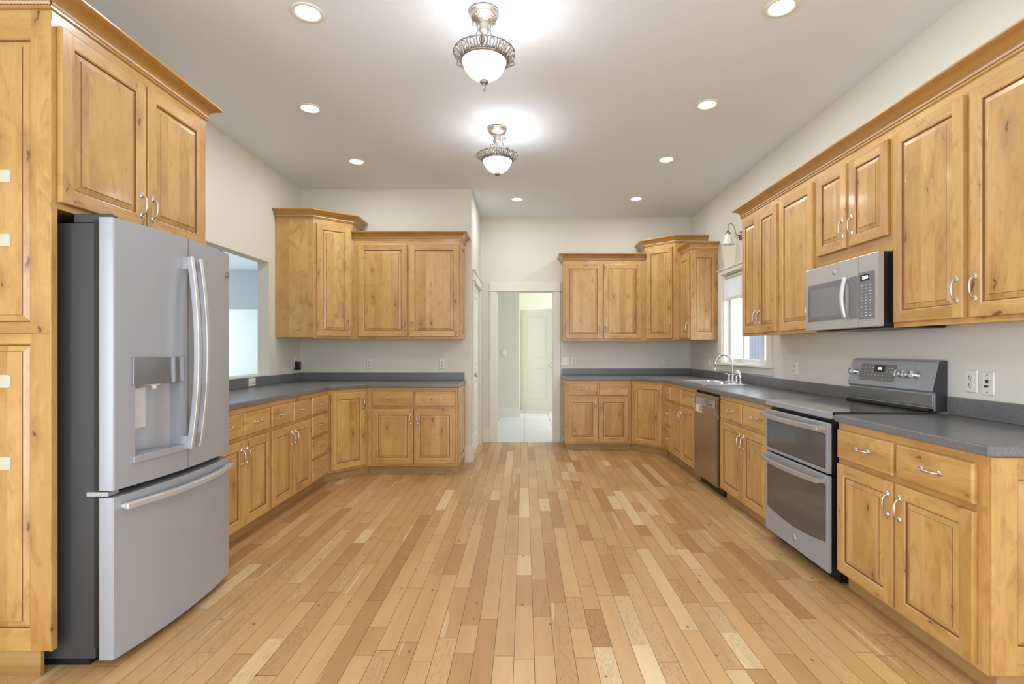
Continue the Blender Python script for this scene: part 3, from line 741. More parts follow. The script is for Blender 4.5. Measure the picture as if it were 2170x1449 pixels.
cabinet('diagonal corner wooden base cabinet with one door in the left back corner', 'cabinet', A, math.atan2(B[1] - A[1], B[0] - A[0]), dl, 0, CB, .5,
        [('door', .02, dl - .03, .105, .835, ('r', .105))], [(.835, CB, 0, dl), (.085, .105, 0, dl)],
        body=[(A[0], A[1] + .001), (B[0] - .001, B[1]), (-1.579, 5.795), (-2.495, 5.795), (-2.495, 4.908)], toe=.085,
        toe_poly=[(-1.905, 4.935), (-1.577, 5.27), (-1.577, 5.79), (-2.49, 5.79), (-2.49, 4.935)], group=GB)
cabinet('two-drawer two-door wooden base cabinet against the left back wall end', 'cabinet', (-1.576, 5.22), 0, .904, 0, CB, .575,
        [('drawer', .052, .458, WZa, WZb, 1), ('drawer', .480, .888, WZa, WZb, 1), ('door', .052, .463, .112, DZ1, ('r', .105)), ('door', .472, .888, .112, DZ1, ('l', .105))],
        base_rails(.904), toe=.085, group=GB, ends=[(-.671, 5.225, PI / 2, .56, .088, CB - .002, {})])

# ------------------------------------------------------------------ wall cabinets
UZ0, UZD0, UZD1, UZ1 = 1.369, 1.393, 2.36, 2.408
XU = 1.925
def ur(w, za=UZ0, zb=UZD0): return [(UZD1, UZ1, 0, w), (za, zb, 0, w)]
cabinet('narrow two-door wooden wall cabinet right beside the sink window', 'cabinet', (XU, 4.583), -PI / 2, .676, UZ0, UZ1, .329,
        [('door', .045, .337, UZD0, UZD1, ('r', -.125)), ('door', .347, .657, UZD0, UZD1, ('l', -.125))], ur(.676), group=GU, name='wall_cabinet')
cabinet('single-door wooden wall cabinet left of the microwave', 'cabinet', (XU, 3.905), -PI / 2, .493, UZ0, UZ1, .329,
        [('door', .026, .470, UZD0, UZD1, ('r', -.125))], ur(.493), group=GU, name='wall_cabinet')
cabinet('short two-door wooden wall cabinet above the microwave', 'cabinet', (XU, 3.410), -PI / 2, .708, 1.772, UZ1, .329,
        [('door', .023, .335, 1.857, UZD1, ('r', -.12)), ('door', .363, .685, 1.857, UZD1, ('l', -.12))], ur(.708, 1.772, 1.857), group=GU, name='wall_cabinet')
cabinet('wide two-door wooden wall cabinet right of the microwave, nearest right', 'cabinet', (XU, 2.700), -PI / 2, .93, UZ0, UZ1, .329,
        [('door', .018, .445, UZD0, UZD1, ('r', -.125)), ('door', .479, .905, UZD0, UZD1, ('l', -.125))], ur(.93), group=GU, name='wall_cabinet')
o = thing('crown_molding', 'long rope-beaded wooden crown molding over the right wall cabinets', 'crown molding', (XU, 3.2, UZ1))
c = crown(o, [(XR - .002, 4.5835, UZ1), (XU, 4.5835, UZ1), (XU, 1.77, UZ1)], 1, off=(XU, 3.2, UZ1)); c.name = 'molding'
# narrow cabinet between corner and window
t = cabinet('narrow single-door wooden wall cabinet left of the sink window with paneled end', 'cabinet', (1.94, 6.402), -PI / 2, .352, UZ0, 2.42, .313,
        [('door', .02, .335, UZD0, 2.375, ('r', -.125))], [(2.375, 2.42, 0, .352), (UZ0, UZD0, 0, .352)], group=GU, name='wall_cabinet',
        ends=[(1.941, 6.051, 0, .312, UZ0 + .001, 2.419, dict(fl=.06, fr=.06, fb=.09, ft=.09))])
c = crown(t, [(1.94, 6.395, 2.42), (1.94, 6.038, 2.42), (XR - .002, 6.038, 2.42)], 1, off=(1.94, 6.402, UZ0)); c.rotation_euler = (0, 0, PI / 2)
# right corner tall cabinet
A, B = (1.559, 6.71), (1.866, 6.405)
dl = math.hypot(B[0] - A[0], B[1] - A[1]); tha = math.atan2(B[1] - A[1], B[0] - A[0]); TZ = 2.575
t = cabinet('tall diagonal corner wooden wall cabinet in the right back corner', 'cabinet', A, tha, dl, UZ0, TZ, .4,
        [('door', .035, dl - .035, UZD0, 2.53, ('r', -.125))], [(2.53, TZ, 0, dl), (UZ0, UZD0, 0, dl)],
        body=[(1.560, 6.711), (1.866, 6.406), (2.25, 6.406), (2.25, 7.035), (1.560, 7.035)], group=GU, name='wall_cabinet')
c = crown(t, [(1.559, 7.035, TZ), (1.559, 6.71, TZ), (1.866, 6.405, TZ), (2.25, 6.405, TZ)], 1, off=(A[0], A[1], UZ0)); c.rotation_euler = (0, 0, -tha)
t = cabinet('two-door wooden wall cabinet right of the hall doorway', 'cabinet', (.508, 6.71), 0, 1.049, UZ0, UZ1, .325,
        [('door', .018, .495, UZD0, UZD1, ('r', -.125)), ('door', .519, .997, UZD0, UZD1, ('l', -.125))], ur(1.049), group=GU, name='wall_cabinet')
crown(t, [(.508, 7.035, UZ1), (.508, 6.71, UZ1), (1.557, 6.71, UZ1)], 1, off=(.508, 6.71, UZ0))
# left corner tall
A, B = (-2.12, 5.208), (-1.807, 5.47)
dl = math.hypot(B[0] - A[0], B[1] - A[1]); tha = math.atan2(B[1] - A[1], B[0] - A[0])
t = cabinet('tall diagonal corner wooden wall cabinet in the left back corner', 'cabinet', A, tha, dl, UZ0, TZ, .4,
        [('door', .035, dl - .025, UZD0, 2.53, ('r', -.125))], [(2.53, TZ, 0, dl), (UZ0, UZD0, 0, dl)],
        body=[(-2.495, 5.209), (-2.12, 5.209), (-1.808, 5.471), (-1.808, 5.795), (-2.495, 5.795)], group=GU, name='wall_cabinet')
c = crown(t, [(-2.495, 5.208, TZ), (-2.12, 5.208, TZ), (-1.807, 5.47, TZ), (-1.807, 5.795, TZ)], 1, off=(A[0], A[1], UZ0)); c.rotation_euler = (0, 0, -tha)
t = cabinet('very knotty two-door wooden wall cabinet on the left back wall', 'cabinet', (-1.805, 5.47), 0, 1.129, UZ0, UZ1, .325,
        [('door', .059, .574, UZD0, UZD1, ('r', -.125)), ('door', .594, 1.120, UZD0, UZD1, ('l', -.125))], ur(1.129), group=GU, name='wall_cabinet',
        ends=[(-.676, 5.474, PI / 2, .32, UZ0 + .001, UZ1 - .001, {})])
crown(t, [(-1.805, 5.47, UZ1), (-.664, 5.47, UZ1), (-.664, 5.795, UZ1)], 1, off=(-1.805, 5.47, UZ0))

# ------------------------------------------------------------------ refrigerator surround
def surround():
    FX, Ya, Yb, Zt = -1.81, 1.985, 2.945, 2.554
    t = thing('refrigerator_cabinet', 'tall wooden cabinet surround built around and over the refrigerator', 'cabinet', (FX, Ya, 0), PI / 2)
    # local x = world +Y from Ya ; local y = -(world X - FX)
    D = .685
    mb = MB(); mb.box(0.0125, .027, .0, D, .10, 1.80, 0); mb.box(.936, .96, 0, D, .10, 1.80, 0)
    mb.box(.0125, .96, 0.001, D, 1.80, Zt, 0)
    mb.build('carcass', WD, t)
    ff = MB(); ff.box(0, .96, -.0012, .001, 1.80, Zt, 0); ff.box(0, .96, -.002, 0, 2.515, Zt, 1); ff.box(0, .96, -.002, 0, 1.80, 1.822, 1)
    ff.box(0, .0265, -.0012, .002, .10, 1.80, 0); ff.box(.937, .96, -.0012, .002, .10, 1.80, 0)
    ff.build('face_frame', WD, t)
    MB().box(.012, .027, .05, D, 0, .10).build('toe_kick', WT, t); MB().box(.94, .955, .05, D, 0, .10).build('toe_kick', WT, t)
    for x0, x1, sd in ((.022, .470, 'r'), (.482, .915, 'l')):
        o = raised(x1 - x0, 2.505 - 1.825).build('door', WD, t, loc=(x0, -.003, 1.825), fix=False)
        pull(o, .03 if sd == 'l' else x1 - x0 - .03, -.02, .105)
    kw = dict(t=.0125, fl=.07, fr=.078)
    for za, zb, fb, ft in ((.10, 1.317, .082, .038), (1.317, Zt, .038, .108)):
        raised(D, zb - za, fb=fb, ft=ft, **kw).build('side_panel', WD, t, loc=(.0125, D, za), rot=(0, 0, -PI / 2), fix=False)
    c = crown(t, [(-2.495, Ya, Zt), (FX, Ya, Zt), (FX, Yb, Zt), (-2.495, Yb, Zt)], 1, off=(FX, Ya, 0)); c.rotation_euler = (0, 0, -PI / 2)
    for z0_, z1_, lab in ((1.893, 1.942, 'uppermost'), (1.649, 1.697, 'second from top'), (1.109, 1.158, 'third from top'), (.795, .845, 'lowest')):
        o = MB(); r = .010; X0, X1 = -2.045, -1.963; pts = []
        for cx, cz, a0 in ((X1 - r, z1_ - r, 0), (X0 + r, z1_ - r, 90), (X0 + r, z0_ + r, 180), (X1 - r, z0_ + r, 270)):
            for k in range(5): a = math.radians(a0 + k * 22.5); pts.append((cx + r * math.cos(a), cz + r * math.sin(a)))
        n = len(pts); yf = Ya - .0025; yb = Ya + .0005
        o.add([(x, yf, z) for x, z in pts] + [(x, yb, z) for x, z in pts], [tuple(range(n))] + [(i, (i + 1) % n, n + (i + 1) % n, n + i) for i in range(n)])
        ob = o.build('adhesive_pad', STICK, off=(-2.0, Ya, z0_), loc=(-2.0, Ya, z0_))
        tag(ob, f'pale rounded adhesive pad on the refrigerator cabinet side, {lab}', 'pad', 'adhesive pads on the cabinet side')
surround()

# ------------------------------------------------------------------ refrigerator
def fridge():
    O = (-2.05, 2.44, 0)
    t = thing('refrigerator', 'slate grey french door refrigerator with water dispenser and bottom freezer', 'refrigerator', O)
    Y0, Y1, YM = 2.037, 2.842, 2.4365
    def fx(y): return -1.615 + .036 * (1 - ((y - 2.4395) / .4025) ** 2)
    XB = -1.668
    def outline(a, b, xb=XB, ra=0, rb=0, dx=0):
        pts = [(xb, a)]
        n = 14
        for i in range(n + 1):
            y = a + (b - a) * i / n; x = fx(y) + dx
            if ra and y < a + ra: x -= ra * (1 - math.sqrt(max(0, 1 - ((a + ra - y) / ra) ** 2)))
            if rb and y > b - rb: x -= rb * (1 - math.sqrt(max(0, 1 - ((y - b + rb) / rb) ** 2)))
            pts.append((x, y))
        if ra:
            ex = [(fx(a + ra) + dx - ra * (1 - math.cos(q)), a + ra * (1 - math.sin(q))) for q in (PI/2 , PI/3, PI/6)]
            pts = [pts[0]] + ex + [p for p in pts[1:] if p[1] > a + ra]
        if rb:
            ex = [(fx(b - rb) + dx - rb * (1 - math.cos(q)), b - rb * (1 - math.sin(q))) for q in (PI/6, PI/3, PI/2)]
            pts = [p for p in pts if p[1] < b - rb or p[0] == xb and False] + ex
            if pts[0] != (xb, a): pts = [(xb, a)] + pts
        pts.append((xb, b)); return pts
    MB().box(-2.44, -1.692, Y0 + .01, Y1 - .01, .035, 1.755).build('case', CASE, t, off=O, bevel=.004)
    mb = MB(); mb.box(-1.692, -1.6685, Y0 + .005, Y1 - .005, .08, 1.765); mb.box(-1.6685, -1.583, 2.4368, 2.4420, .702, 1.773); mb.build('gasket_and_gap_shade', BLACK, t, off=O)  # second box: black strip painting the shade in the gap between doors
    # doors
    l = MB(); R = .008; HY0, HY1, HZ0, HZ1 = 2.135, 2.385, .815, 1.115
    pl = outline(Y0, HY0, ra=R)[:-1] + outline(HY0, HY1)[2:-1] + outline(HY1, YM)[2:]
    zs = [.70, HZ0, HZ1, 1.775]; n = len(pl)
    l.add([(x, y, z) for z in zs for x, y in pl], [(j * n + i, j * n + i + 1, (j + 1) * n + i + 1, (j + 1) * n + i) for j in range(3) for i in range(n - 1)
          if not (j == 1 and pl[i][1] > HY0 - 1e-4 and pl[i + 1][1] < HY1 + 1e-4)], 0, True)
    l.add([(x, y, .70) for x, y in pl], [tuple(range(n))]); l.add([(x, y, 1.775) for x, y in pl], [tuple(range(n))])
    hf = [(fx(HY0), HY0), (fx(HY1), HY1)]
    for (x, y) in hf: l.add([(x, y, HZ0), (x - .056, y, HZ0), (x - .056, y, HZ1), (x, y, HZ1)], [(0, 1, 2, 3)])
    q = [(fx(HY0 + .25 * i / 10), HY0 + .25 * i / 10) for i in range(11)]
    for zz in (HZ0, HZ1): l.add([(x, y, zz) for x, y in q] + [(XB, HY1, zz), (XB, HY0, zz)], [tuple(range(13))])
    dl = l.build('door', SLATE, t, off=O, fix=False)
    dr = MB().prism(outline(YM + .006, Y1, rb=R), .70, 1.775, 0, True).build('door', SLATE, t, off=O, fix=False)
    fz = MB().prism(outline(Y0, Y1, ra=R, rb=R), .035, .672, 0, True).build('freezer_drawer', SLATE, t, off=O, fix=False)
    for q in (dl, dr, fz):
        es = q.modifiers.new('edge_split', 'EDGE_SPLIT'); es.split_angle = 0.6
    # dispenser
    d = MB()
    n = 10
    for i in range(n):   # concave back
        a, b = HY0 + (HY1 - HY0) * i / n, HY0 + (HY1 - HY0) * (i + 1) / n
        g = lambda y: -1.630 - .034 * (1 - ((y - 2.26) / .125) ** 2)
        d.add([(g(a), a, HZ0), (g(b), b, HZ0), (g(b), b, HZ1), (g(a), a, HZ1)], [(0, 1, 2, 3)], 0, True)
    dp = d.build('dispenser', SLATEL, dl, off=O)
    u = MB(); u.prism([(-1.63, 2.118)] + [(fx(y) + .008, y) for y in [2.118 + .284 * i / 8 for i in range(9)]] + [(-1.63, 2.402)], 1.108, 1.222)
    u.build('dispenser_screen', plain('dispenser_gloss', (.26, .26, .265), .12, .5), dl, off=O, bevel=.002)
    u = MB(); u.prism([(-1.65, 2.118)] + [(fx(y) + .010, y) for y in [2.118 + .284 * i / 8 for i in range(9)]] + [(-1.65, 2.402)], .790, .818)
    u.build('drip_tray', SLATE, dl, off=O, bevel=.002)
    u = MB().box(-1.640, -1.622, 2.165, 2.225, .925, 1.095); u.build('dispenser_paddle', plain('paddle_grey', (.66, .67, .69), .3, .3), dl, off=O, bevel=.003)
    MB().lathe([(0, 1.085), (.012, 1.085), (.010, 1.112), (0, 1.112)], (-1.620, 2.27, 0), 'z', 12).box(-1.640, -1.612, 2.24, 2.30, 1.10, 1.112).build('water_nozzle', PLATE, dl, off=O)
    # handles
    for y, par in ((2.408, dl), (2.472, dr)):
        h = MB(); P = []
        for i in range(21):
            u_ = i / 20 * 2 - 1; P.append((-1.551 + .037 * (1 - u_ * u_), y, 1.24 + u_ * .445))
        h.tube(P, .019, 4, flat=.82, up=(1, 0, 0))
        for zz in (1.655, .825): h.box(fx(y) - .004, -1.545, y - .009, y + .009, zz - .03, zz + .03)
        h.build('handle', HANDM, par, off=O, bevel=.004)
    h = MB(); P = []
    for i in range(25):
        u_ = i / 24 * 2 - 1; P.append((-1.590 + .055 * (1 - u_ * u_), 2.44 + u_ * .372, .630))
    h.tube(P, .0185, 4, flat=1.0, up=(1, 0, 0))
    for yy in (2.085, 2.795): h.box(fx(yy) - .004, -1.575, yy - .018, yy + .018, .622, .638)
    h.build('handle', HANDM, fz, off=O, bevel=.005)
    # round badge
    b = MB(); bx = fx(2.80) + .001
    b.lathe([(0, .0045), (.013, .0045), (.0135, 0)], (bx - .001, 2.800, 1.655), 'x', 24, 0)
    b.tube([(bx + .004, 2.800 + .0145 * math.cos(a), 1.655 + .0145 * math.sin(a)) for a in [2 * PI * k / 20 for k in range(21)]], .0012, 5, 1)
    text(b, 'ge', .015, (bx + .0045, 2.800, 1.656), PI / 2, PI / 2, 1)
    b.build('badge', [SLATE, PANEL], dr, off=O, fix=False)
    # hinges and feet
    for yy in (2.07, 2.81):
        MB().box(-1.78, -1.635, yy - .02, yy + .02, 1.757, 1.79).lathe([(0, 0), (.012, 0), (.012, .02), (0, .02)], (-1.650, yy, 1.775), 'z', 12).build('hinge', CASE, t, off=O, bevel=.003)
    MB().box(-1.72, -1.635, 2.037, 2.095, .676, .695).build('hinge', SLATEL, t, off=O, bevel=.003)
    f = MB().box(-2.40, -1.73, Y0 + .03, Y1 - .03, .0, .035); f.build('base_grille', BLACK, t, off=O)
fridge()

# ------------------------------------------------------------------ countertops
CT0, CT1 = .874, .914
def counters():
    XC = 1.64
    O = (1.95, 2.3, CT0)
    t = thing('countertop', 'short dark grey speckled countertop right of the range', 'countertop', O)
    MB().slab([(XC, 1.837), (XR - .002, 1.837), (XR - .002, 2.745), (XC, 2.745)], [], CT0, CT1, .008).build('worktop', CTR, t, off=O)
    MB().slab([(XR - .022, 1.837), (XR - .002, 1.837), (XR - .002, 2.735), (XR - .022, 2.735)], [], CT1, 1.008, .003).build('backsplash', CTR, t, off=O)
    O = (1.9, 5.5, CT0)
    t = thing('countertop', 'long L-shaped dark grey speckled countertop holding the sink', 'countertop', O)
    hole = [(1.735, 4.995), (2.135, 4.995), (2.135, 5.785), (1.735, 5.785)]
    MB().slab([(XC, 3.497), (XR - .002, 3.497), (XR - .002, YBR - .002), (.50, YBR - .002), (.50, 6.45), (1.32, 6.45), (XC, 6.13)], [hole], CT0, CT1, .008).build('worktop', CTR, t, off=O)
    MB().slab([(XR - .022, 3.505), (XR - .002, 3.505), (XR - .002, YBR - .002), (.505, YBR - .002), (.505, YBR - .022), (XR - .022, YBR - .022)], [], CT1, 1.000, .003).build('backsplash', CTR, t, off=O)
    O = (-2.1, 4.6, CT0)
    t = thing('countertop', 'L-shaped dark grey speckled countertop beside the refrigerator', 'countertop', O)
    MB().slab([(-1.83, 2.99), (-1.83, 4.895), (-1.573, 5.19), (-.652, 5.19), (-.652, 5.798), (XL + .002, 5.798), (XL + .002, 2.99)], [], CT0, CT1, .008).build('worktop', CTR, t, off=O)
    MB().slab([(XL + .002, 2.99), (XL + .022, 2.99), (XL + .022, 5.776), (-.668, 5.776), (-.668, 5.798), (XL + .002, 5.798)], [], CT1, 1.000, .003).build('backsplash', CTR, t, off=O)
counters()

# ------------------------------------------------------------------ sink and faucet
def sink():
    O = (1.93, 5.39, CT1)
    t = thing('sink', 'double bowl stainless sink set in the long right countertop', 'sink', O)
    x0, x1, y0, y1 = 1.71, 2.16, 4.97, 5.81
    def rr(a, b, c, d, r=.03):
        P = []
        for cx, cy, a0 in ((b - r, d - r, 0), (a + r, d - r, 90), (a + r, c + r, 180), (b - r, c + r, 270)):
            for k in range(6): q = math.radians(a0 + k * 18); P.append((cx + r * math.cos(q), cy + r * math.sin(q)))
        return P
    b1, b2 = rr(1.755, 2.075, 5.02, 5.375, .05), rr(1.755, 2.075, 5.405, 5.76, .05)
    MB().slab(rr(x0, x1, y0, y1), [b1, b2], CT1 + .0005, CT1 + .008, .003).build('rim', SINKM, t, off=O)
    for b in (b1, b2):
        m = MB(); n = len(b); b = ccw(b); ins = offset(b, -.02)
        m.add([(x, y, CT1 + .004) for x, y in b] + [(x, y, .76) for x, y in ins], [(i, (i + 1) % n, n + (i + 1) % n, n + i) for i in range(n)], 0, True)
        m.add([(x, y, .76) for x, y in ins], [tuple(range(n))])
        m.lathe([(0, .7615), (.03, .7615), (.036, .7605)], (sum(p[0] for p in b) / n, sum(p[1] for p in b) / n, 0), 'z', 16)
        m.build('bowl', SINKM, t, off=O, fix=False)
    O = (2.118, 5.27, CT1 + .0085)
    z = O[2]
    t = thing('faucet', 'chrome gooseneck kitchen faucet with two lever handles', 'faucet', O)
    MB().slab([(2.092, 5.15), (2.146, 5.15), (2.146, 5.39), (2.092, 5.39)], [], z, z + .012, .004).build('base_plate', CHROME, t, off=O)
    P = [(2.118, 5.27, z + .01), (2.118, 5.27, z + .09), (2.118, 5.27, z + .17)]
    for k in range(1, 15):
        a = PI * k / 14; P.append((2.118 - .085 + .085 * math.cos(a), 5.27 + .02 * k / 14, z + .19 + .085 * math.sin(a) * 1.02))
    P.append((1.947, 5.292, z + .155))
    MB().tube(P, .0085, 10).lathe([(.024, 0), (.024, .012), (.017, .03), (.019, .05), (.013, .075), (.010, .10)], (2.118, 5.27, z + .01), 'z', 16)\
        .lathe([(.010, .15), (.014, .145), (.015, .125), (.011, .12), (0, .12)], (1.947, 5.292, z), 'z', 12).build('spout', CHROME, t, off=O)
    for yy, dy in ((5.365, .03), (5.175, -.03)):
        MB().lathe([(.022, 0), (.022, .01), (.015, .026), (.018, .044), (.012, .058), (.014, .066), (0, .07)], (2.118, yy, z + .01), 'z', 16)\
            .tube([(2.118, yy, z + .07), (2.10, yy + dy * .4, z + .082), (2.075, yy + dy, z + .086)], [.007, .006, .0045], 8).build('handle', CHROME, t, off=O)
    O = (2.118, 5.075, CT1 + .0085)
    t = thing('side_sprayer', 'chrome pull-out side sprayer standing beside the faucet', 'sprayer', O)
    MB().lathe([(.024, 0), (.024, .01), (.014, .022), (.013, .03)], (2.118, 5.075, z), 'z', 16).build('holder', CHROME, t, off=O)
    MB().tube([(2.118, 5.075, z + .02), (2.116, 5.078, z + .06), (2.110, 5.085, z + .095), (2.09, 5.10, z + .118), (2.068, 5.115, z + .112)], [.011, .013, .015, .019, .016], 12).build('spray_head', CHROME, t, off=O)
sink()

# ------------------------------------------------------------------ dishwasher
def dishwasher():
    Ya, Yb = 4.401, 5.006
    O = (1.95, 4.70, 0)
    t = thing('dishwasher', 'stainless steel dishwasher with pocket handle under the right countertop', 'dishwasher', O)
    MB().box(1.690, 2.22, Ya + .012, Yb - .012, .09, .866).build('tub', BLACK, t, off=O)
    MB().box(1.70, 1.72, Ya + .01, Yb - .01, .0, .09).build('toe_kick', BLACK, t, off=O)
    X0, X1 = 1.640, 1.685
    zb, zt = .082, .853; py0, py1, pz0, pz1 = 4.455, 4.955, .745, .812
    d = MB()
    a, b = Ya + .004 + .012, Yb - .003
    d.box(X0, X1, a, py0, zb, zt); d.box(X0, X1, py1, b, zb, zt); d.box(X0, X1, py0, py1, zb, pz0); d.box(X0, X1, py0, py1, pz1, zt)
    dd = d.build('door', DWST, t, off=O, fix=False)
    P = MB()
    P.add([(X0 - .002, py0, pz0), (X0 - .002, py1, pz0), (X0 - .002, py1, pz1), (X0 - .002, py0, pz1),
           (X0 - .002, 4.52, pz0 + .006), (X0 - .002, 4.86, pz0 + .006), (X0 - .002, 4.86, pz1 - .004), (X0 - .002, 4.52, pz1 - .004),
           (X1 - .006, 4.56, pz0 + .02), (X1 - .006, 4.82, pz0 + .02), (X1 - .006, 4.82, pz1 - .004), (X1 - .006, 4.56, pz1 - .004)],
          [(0, 1, 5, 4), (1, 2, 6, 5), (2, 3, 7, 6), (3, 0, 4, 7), (4, 5, 9, 8), (5, 6, 10, 9), (6, 7, 11, 10), (7, 4, 8, 11), (8, 9, 10, 11)])
    P.build('handle_pocket', STEEL, dd, off=O, fix=False)
    s = MB().box(X0 - .0012, X0, 4.80, 4.985, .672, .742, 0)
    s.box(X0 - .0016, X0 - .0011, 4.965, 4.977, .68, .735, 1); s.box(X0 - .0016, X0 - .0011, 4.825, 4.865, .685, .73, 2)
    for k in range(4): s.box(X0 - .0019, X0 - .0015, 4.83, 4.86, .692 + k * .009, .695 + k * .009, 0)
    s.build('energy_label', [PLATE, SLOT, PANEL], dd, off=O, fix=False)
dishwasher()

# ------------------------------------------------------------------ range
def cooker():
    Ya, Yb = 2.760, 3.484
    O = (1.93, 3.12, 0)
    t = thing('range', 'slate double oven electric range with black glass cooktop', 'range', O)
    MB().box(1.668, 2.16, Ya + .004, Yb - .004, .06, .905).build('body', BLACK, t, off=O)
    MB().box(1.70, 2.12, Ya + .03, Yb - .03, 0, .06).build('base', BLACK, t, off=O)
    m = MB().slab([(1.640, Ya), (2.175, Ya), (2.175, Yb), (1.640, Yb)], [], .904, .922, .004, 0); m.build('cooktop', BGLASS, t, off=O)
    MB().slab([(1.622, Ya), (1.655, Ya), (1.655, Yb), (1.622, Yb)], [], .884, .9225, .006).build('front_lip', SLATE, t, off=O)
    r = MB()
    for cx, cy, rad in ((1.78, 2.93, .10), (1.78, 3.31, .085), (2.03, 2.93, .075), (2.03, 3.31, .095)):
        r.lathe([(rad - .0015, .9222), (rad, .9224), (rad + .0015, .9222)], (cx, cy, 0), 'z', 40)
    r.build('burner_ring', plain('burner_print', (.12, .12, .12), .3), t, off=O)
    X = 1.620
    def odoor(z0, z1, gz0, gz1, gy0, gy1, curve):
        d = MB().slab([(X, Ya + .004), (X + .016, Ya + .004), (X + .016, Yb - .004), (X, Yb - .004)], [], z0, z1, .006)
        dd = d.build('oven_door', SLATE, t, off=O)
        MB().box(X + .0165, X + .046, Ya + .006, Yb - .006, z0 + .004, z1 - .004).build('door_liner', BLACK, dd, off=O)
        g = MB(); n = 14; top = [(X - .0012, gy0 + (gy1 - gy0) * i / n, gz1) for i in range(n + 1)]
        bot = [(X - .0012, gy0 + (gy1 - gy0) * i / n, gz0 - curve * (1 - (2 * i / n - 1) ** 2)) for i in range(n + 1)]
        g.add(top + bot, [(i, i + 1, n + 2 + i, n + 1 + i) for i in range(n)])
        g.add([(x + .001, y, z) for x, y, z in top + bot], [(i, i + 1, n + 2 + i, n + 1 + i) for i in range(n)])
        g.build('oven_window', OGLASS, dd, off=O, fix=False)
        fr = MB(); fr.tube([(X - .0005, *p[1:]) for p in top], .002, 4); fr.tube([(X - .0005, *p[1:]) for p in bot], .002, 4)
        fr.tube([(X - .0005, *top[0][1:]), (X - .0005, *bot[0][1:])], .002, 4); fr.tube([(X - .0005, *top[-1][1:]), (X - .0005, *bot[-1][1:])], .002, 4)
        fr.build('window_frame', BLACK, dd, off=O)
        h = MB(); P = []; hz = z1 - .030
        for i in range(21):
            u = i / 20 * 2 - 1; P.append((1.576 - .030 * (1 - u * u), (Ya + Yb) / 2 + u * .335, hz))
        h.tube(P, .020, 4, flat=.75, up=(0, 0, 1))
        for yy in (Ya + .045, Yb - .045): h.box(1.572, X + .002, yy - .018, yy + .018, hz - .012, hz + .012)
        h.build('handle', plain('warm_handle_metal', (.47, .465, .46), .32, .6), dd, off=O, bevel=.004); return dd
    odoor(.590, .862, .615, .80, 2.792, 3.452, .0)
    lo = odoor(.062, .580, .225, .525, 2.792, 3.452, .03)
    MB().lathe([(0, -.0035), (.019, -.0035), (.0205, 0)], (X, 3.115, .127), 'x', 24).build('badge', SLATEL, lo, off=O)
    # back guard
    g = MB()
    prof = [(2.185, .922), (2.185, 1.020), (2.168, 1.032), (2.205, 1.188), (2.225, 1.198), (2.250, 1.196), (2.250, .922)]
    n = len(prof); y0, y1 = Ya, Yb - .001
    g.add([(x, y0, z) for x, z in prof] + [(x, y1, z) for x, z in prof], [tuple(range(n)), tuple(range(2 * n - 1, n - 1, -1))], 1)
    g.add([(x, y0, z) for x, z in prof] + [(x, y1, z) for x, z in prof], [(i, n + i, n + (i + 1) % n, (i + 1) % n) for i in range(n)], 0)
    bgd = g.build('backguard', [SLATE, CASE], t, off=O, bevel=.003)
    MB().box(2.150, 2.186, Ya + .01, Yb - .01, .922, .938).build('vent_trim', BLACK, t, off=O, bevel=.004)
    MB().box(2.178, 2.187, Ya + .012, Yb - .012, .945, 1.012).build('lower_panel', plain('glossy_slate_panel', (.22, .22, .225), .15, .7), bgd, off=O, bevel=.003)
    # tilted control face: point on face for height z, lifted by e
    nx, nz = -(1.188 - 1.032), (2.205 - 2.168); ln = math.hypot(nx, nz); nx /= ln; nz /= ln
    def fp(y, z, e=0): u = (z - 1.032) / .156; return (2.168 + .037 * u + nx * e, y, z + nz * e)
    def patch(mb, ya, yb, za, zb, e, m): mb.add([fp(ya, za, e), fp(yb, za, e), fp(yb, zb, e), fp(ya, zb, e)], [(0, 1, 2, 3)], m)
    c = MB(); patch(c, 3.06, 3.40 - .02, 1.062, 1.165, .001, 0); c.build('control_panel', PANEL, bgd, off=O, fix=False)
    c = MB(); patch(c, 3.155, 3.245, 1.118, 1.158, .0016, 2)
    rnd = random.Random(3)
    for k in range(9):
        for j in range(4):
            y = 3.37 - k * .034; z = 1.073 + j * .022
            if 3.14 < y < 3.26 and j > 1: continue
            wdt = rnd.uniform(.006, .014); patch(c, y - wdt, y, z, z + rnd.uniform(.002, .005), .0016, 0)
    tx = MB(); text(tx, '12:03', .017, (0, 0, 0), 0, 0)
    sl = math.atan2(.037, .156)
    for f in tx.f: pass
    base = len(c.v); c.v += [tuple(Vector(fp(3.20 - vx, 1.138 + vy, .0022))) for vx, vy, vz in tx.v]; c.f += [tuple(i + base for i in f) for f in tx.f]; c.m += [1] * len(tx.f); c.s += [False] * len(tx.f)
    for y, s in ((3.455, 1), (3.415, 1), (3.005, 1), (2.945, 1), (2.885, 1)):
        patch(c, y - .010, y + .010, 1.158, 1.161, .0012, 0); patch(c, y - .012, y + .012, 1.058, 1.060, .0012, 0)
    c.build('printed_marks', [PRINT, LED, BLACK], bgd, off=O, fix=False)
    for y in (3.452, 3.408, 3.010, 2.950, 2.888):
        k = MB(); rot = Matrix.Rotation(math.atan2(nz, -nx), 4, 'Y')
        k.lathe([(0, -.028), (.014, -.028), (.0165, -.024), (.018, -.008), (.021, -.006), (.021, .0)], (0, 0, 0), 'x', 20)
        k.box(-.040, -.026, -.006, .006, -.017, .017)
        Pn = fp(y, 1.110)
        k.v = [tuple((rot @ Vector(v)) + Vector(Pn)) for v in k.v]
        k.build('knob', KNOBM, bgd, off=O)
cooker()

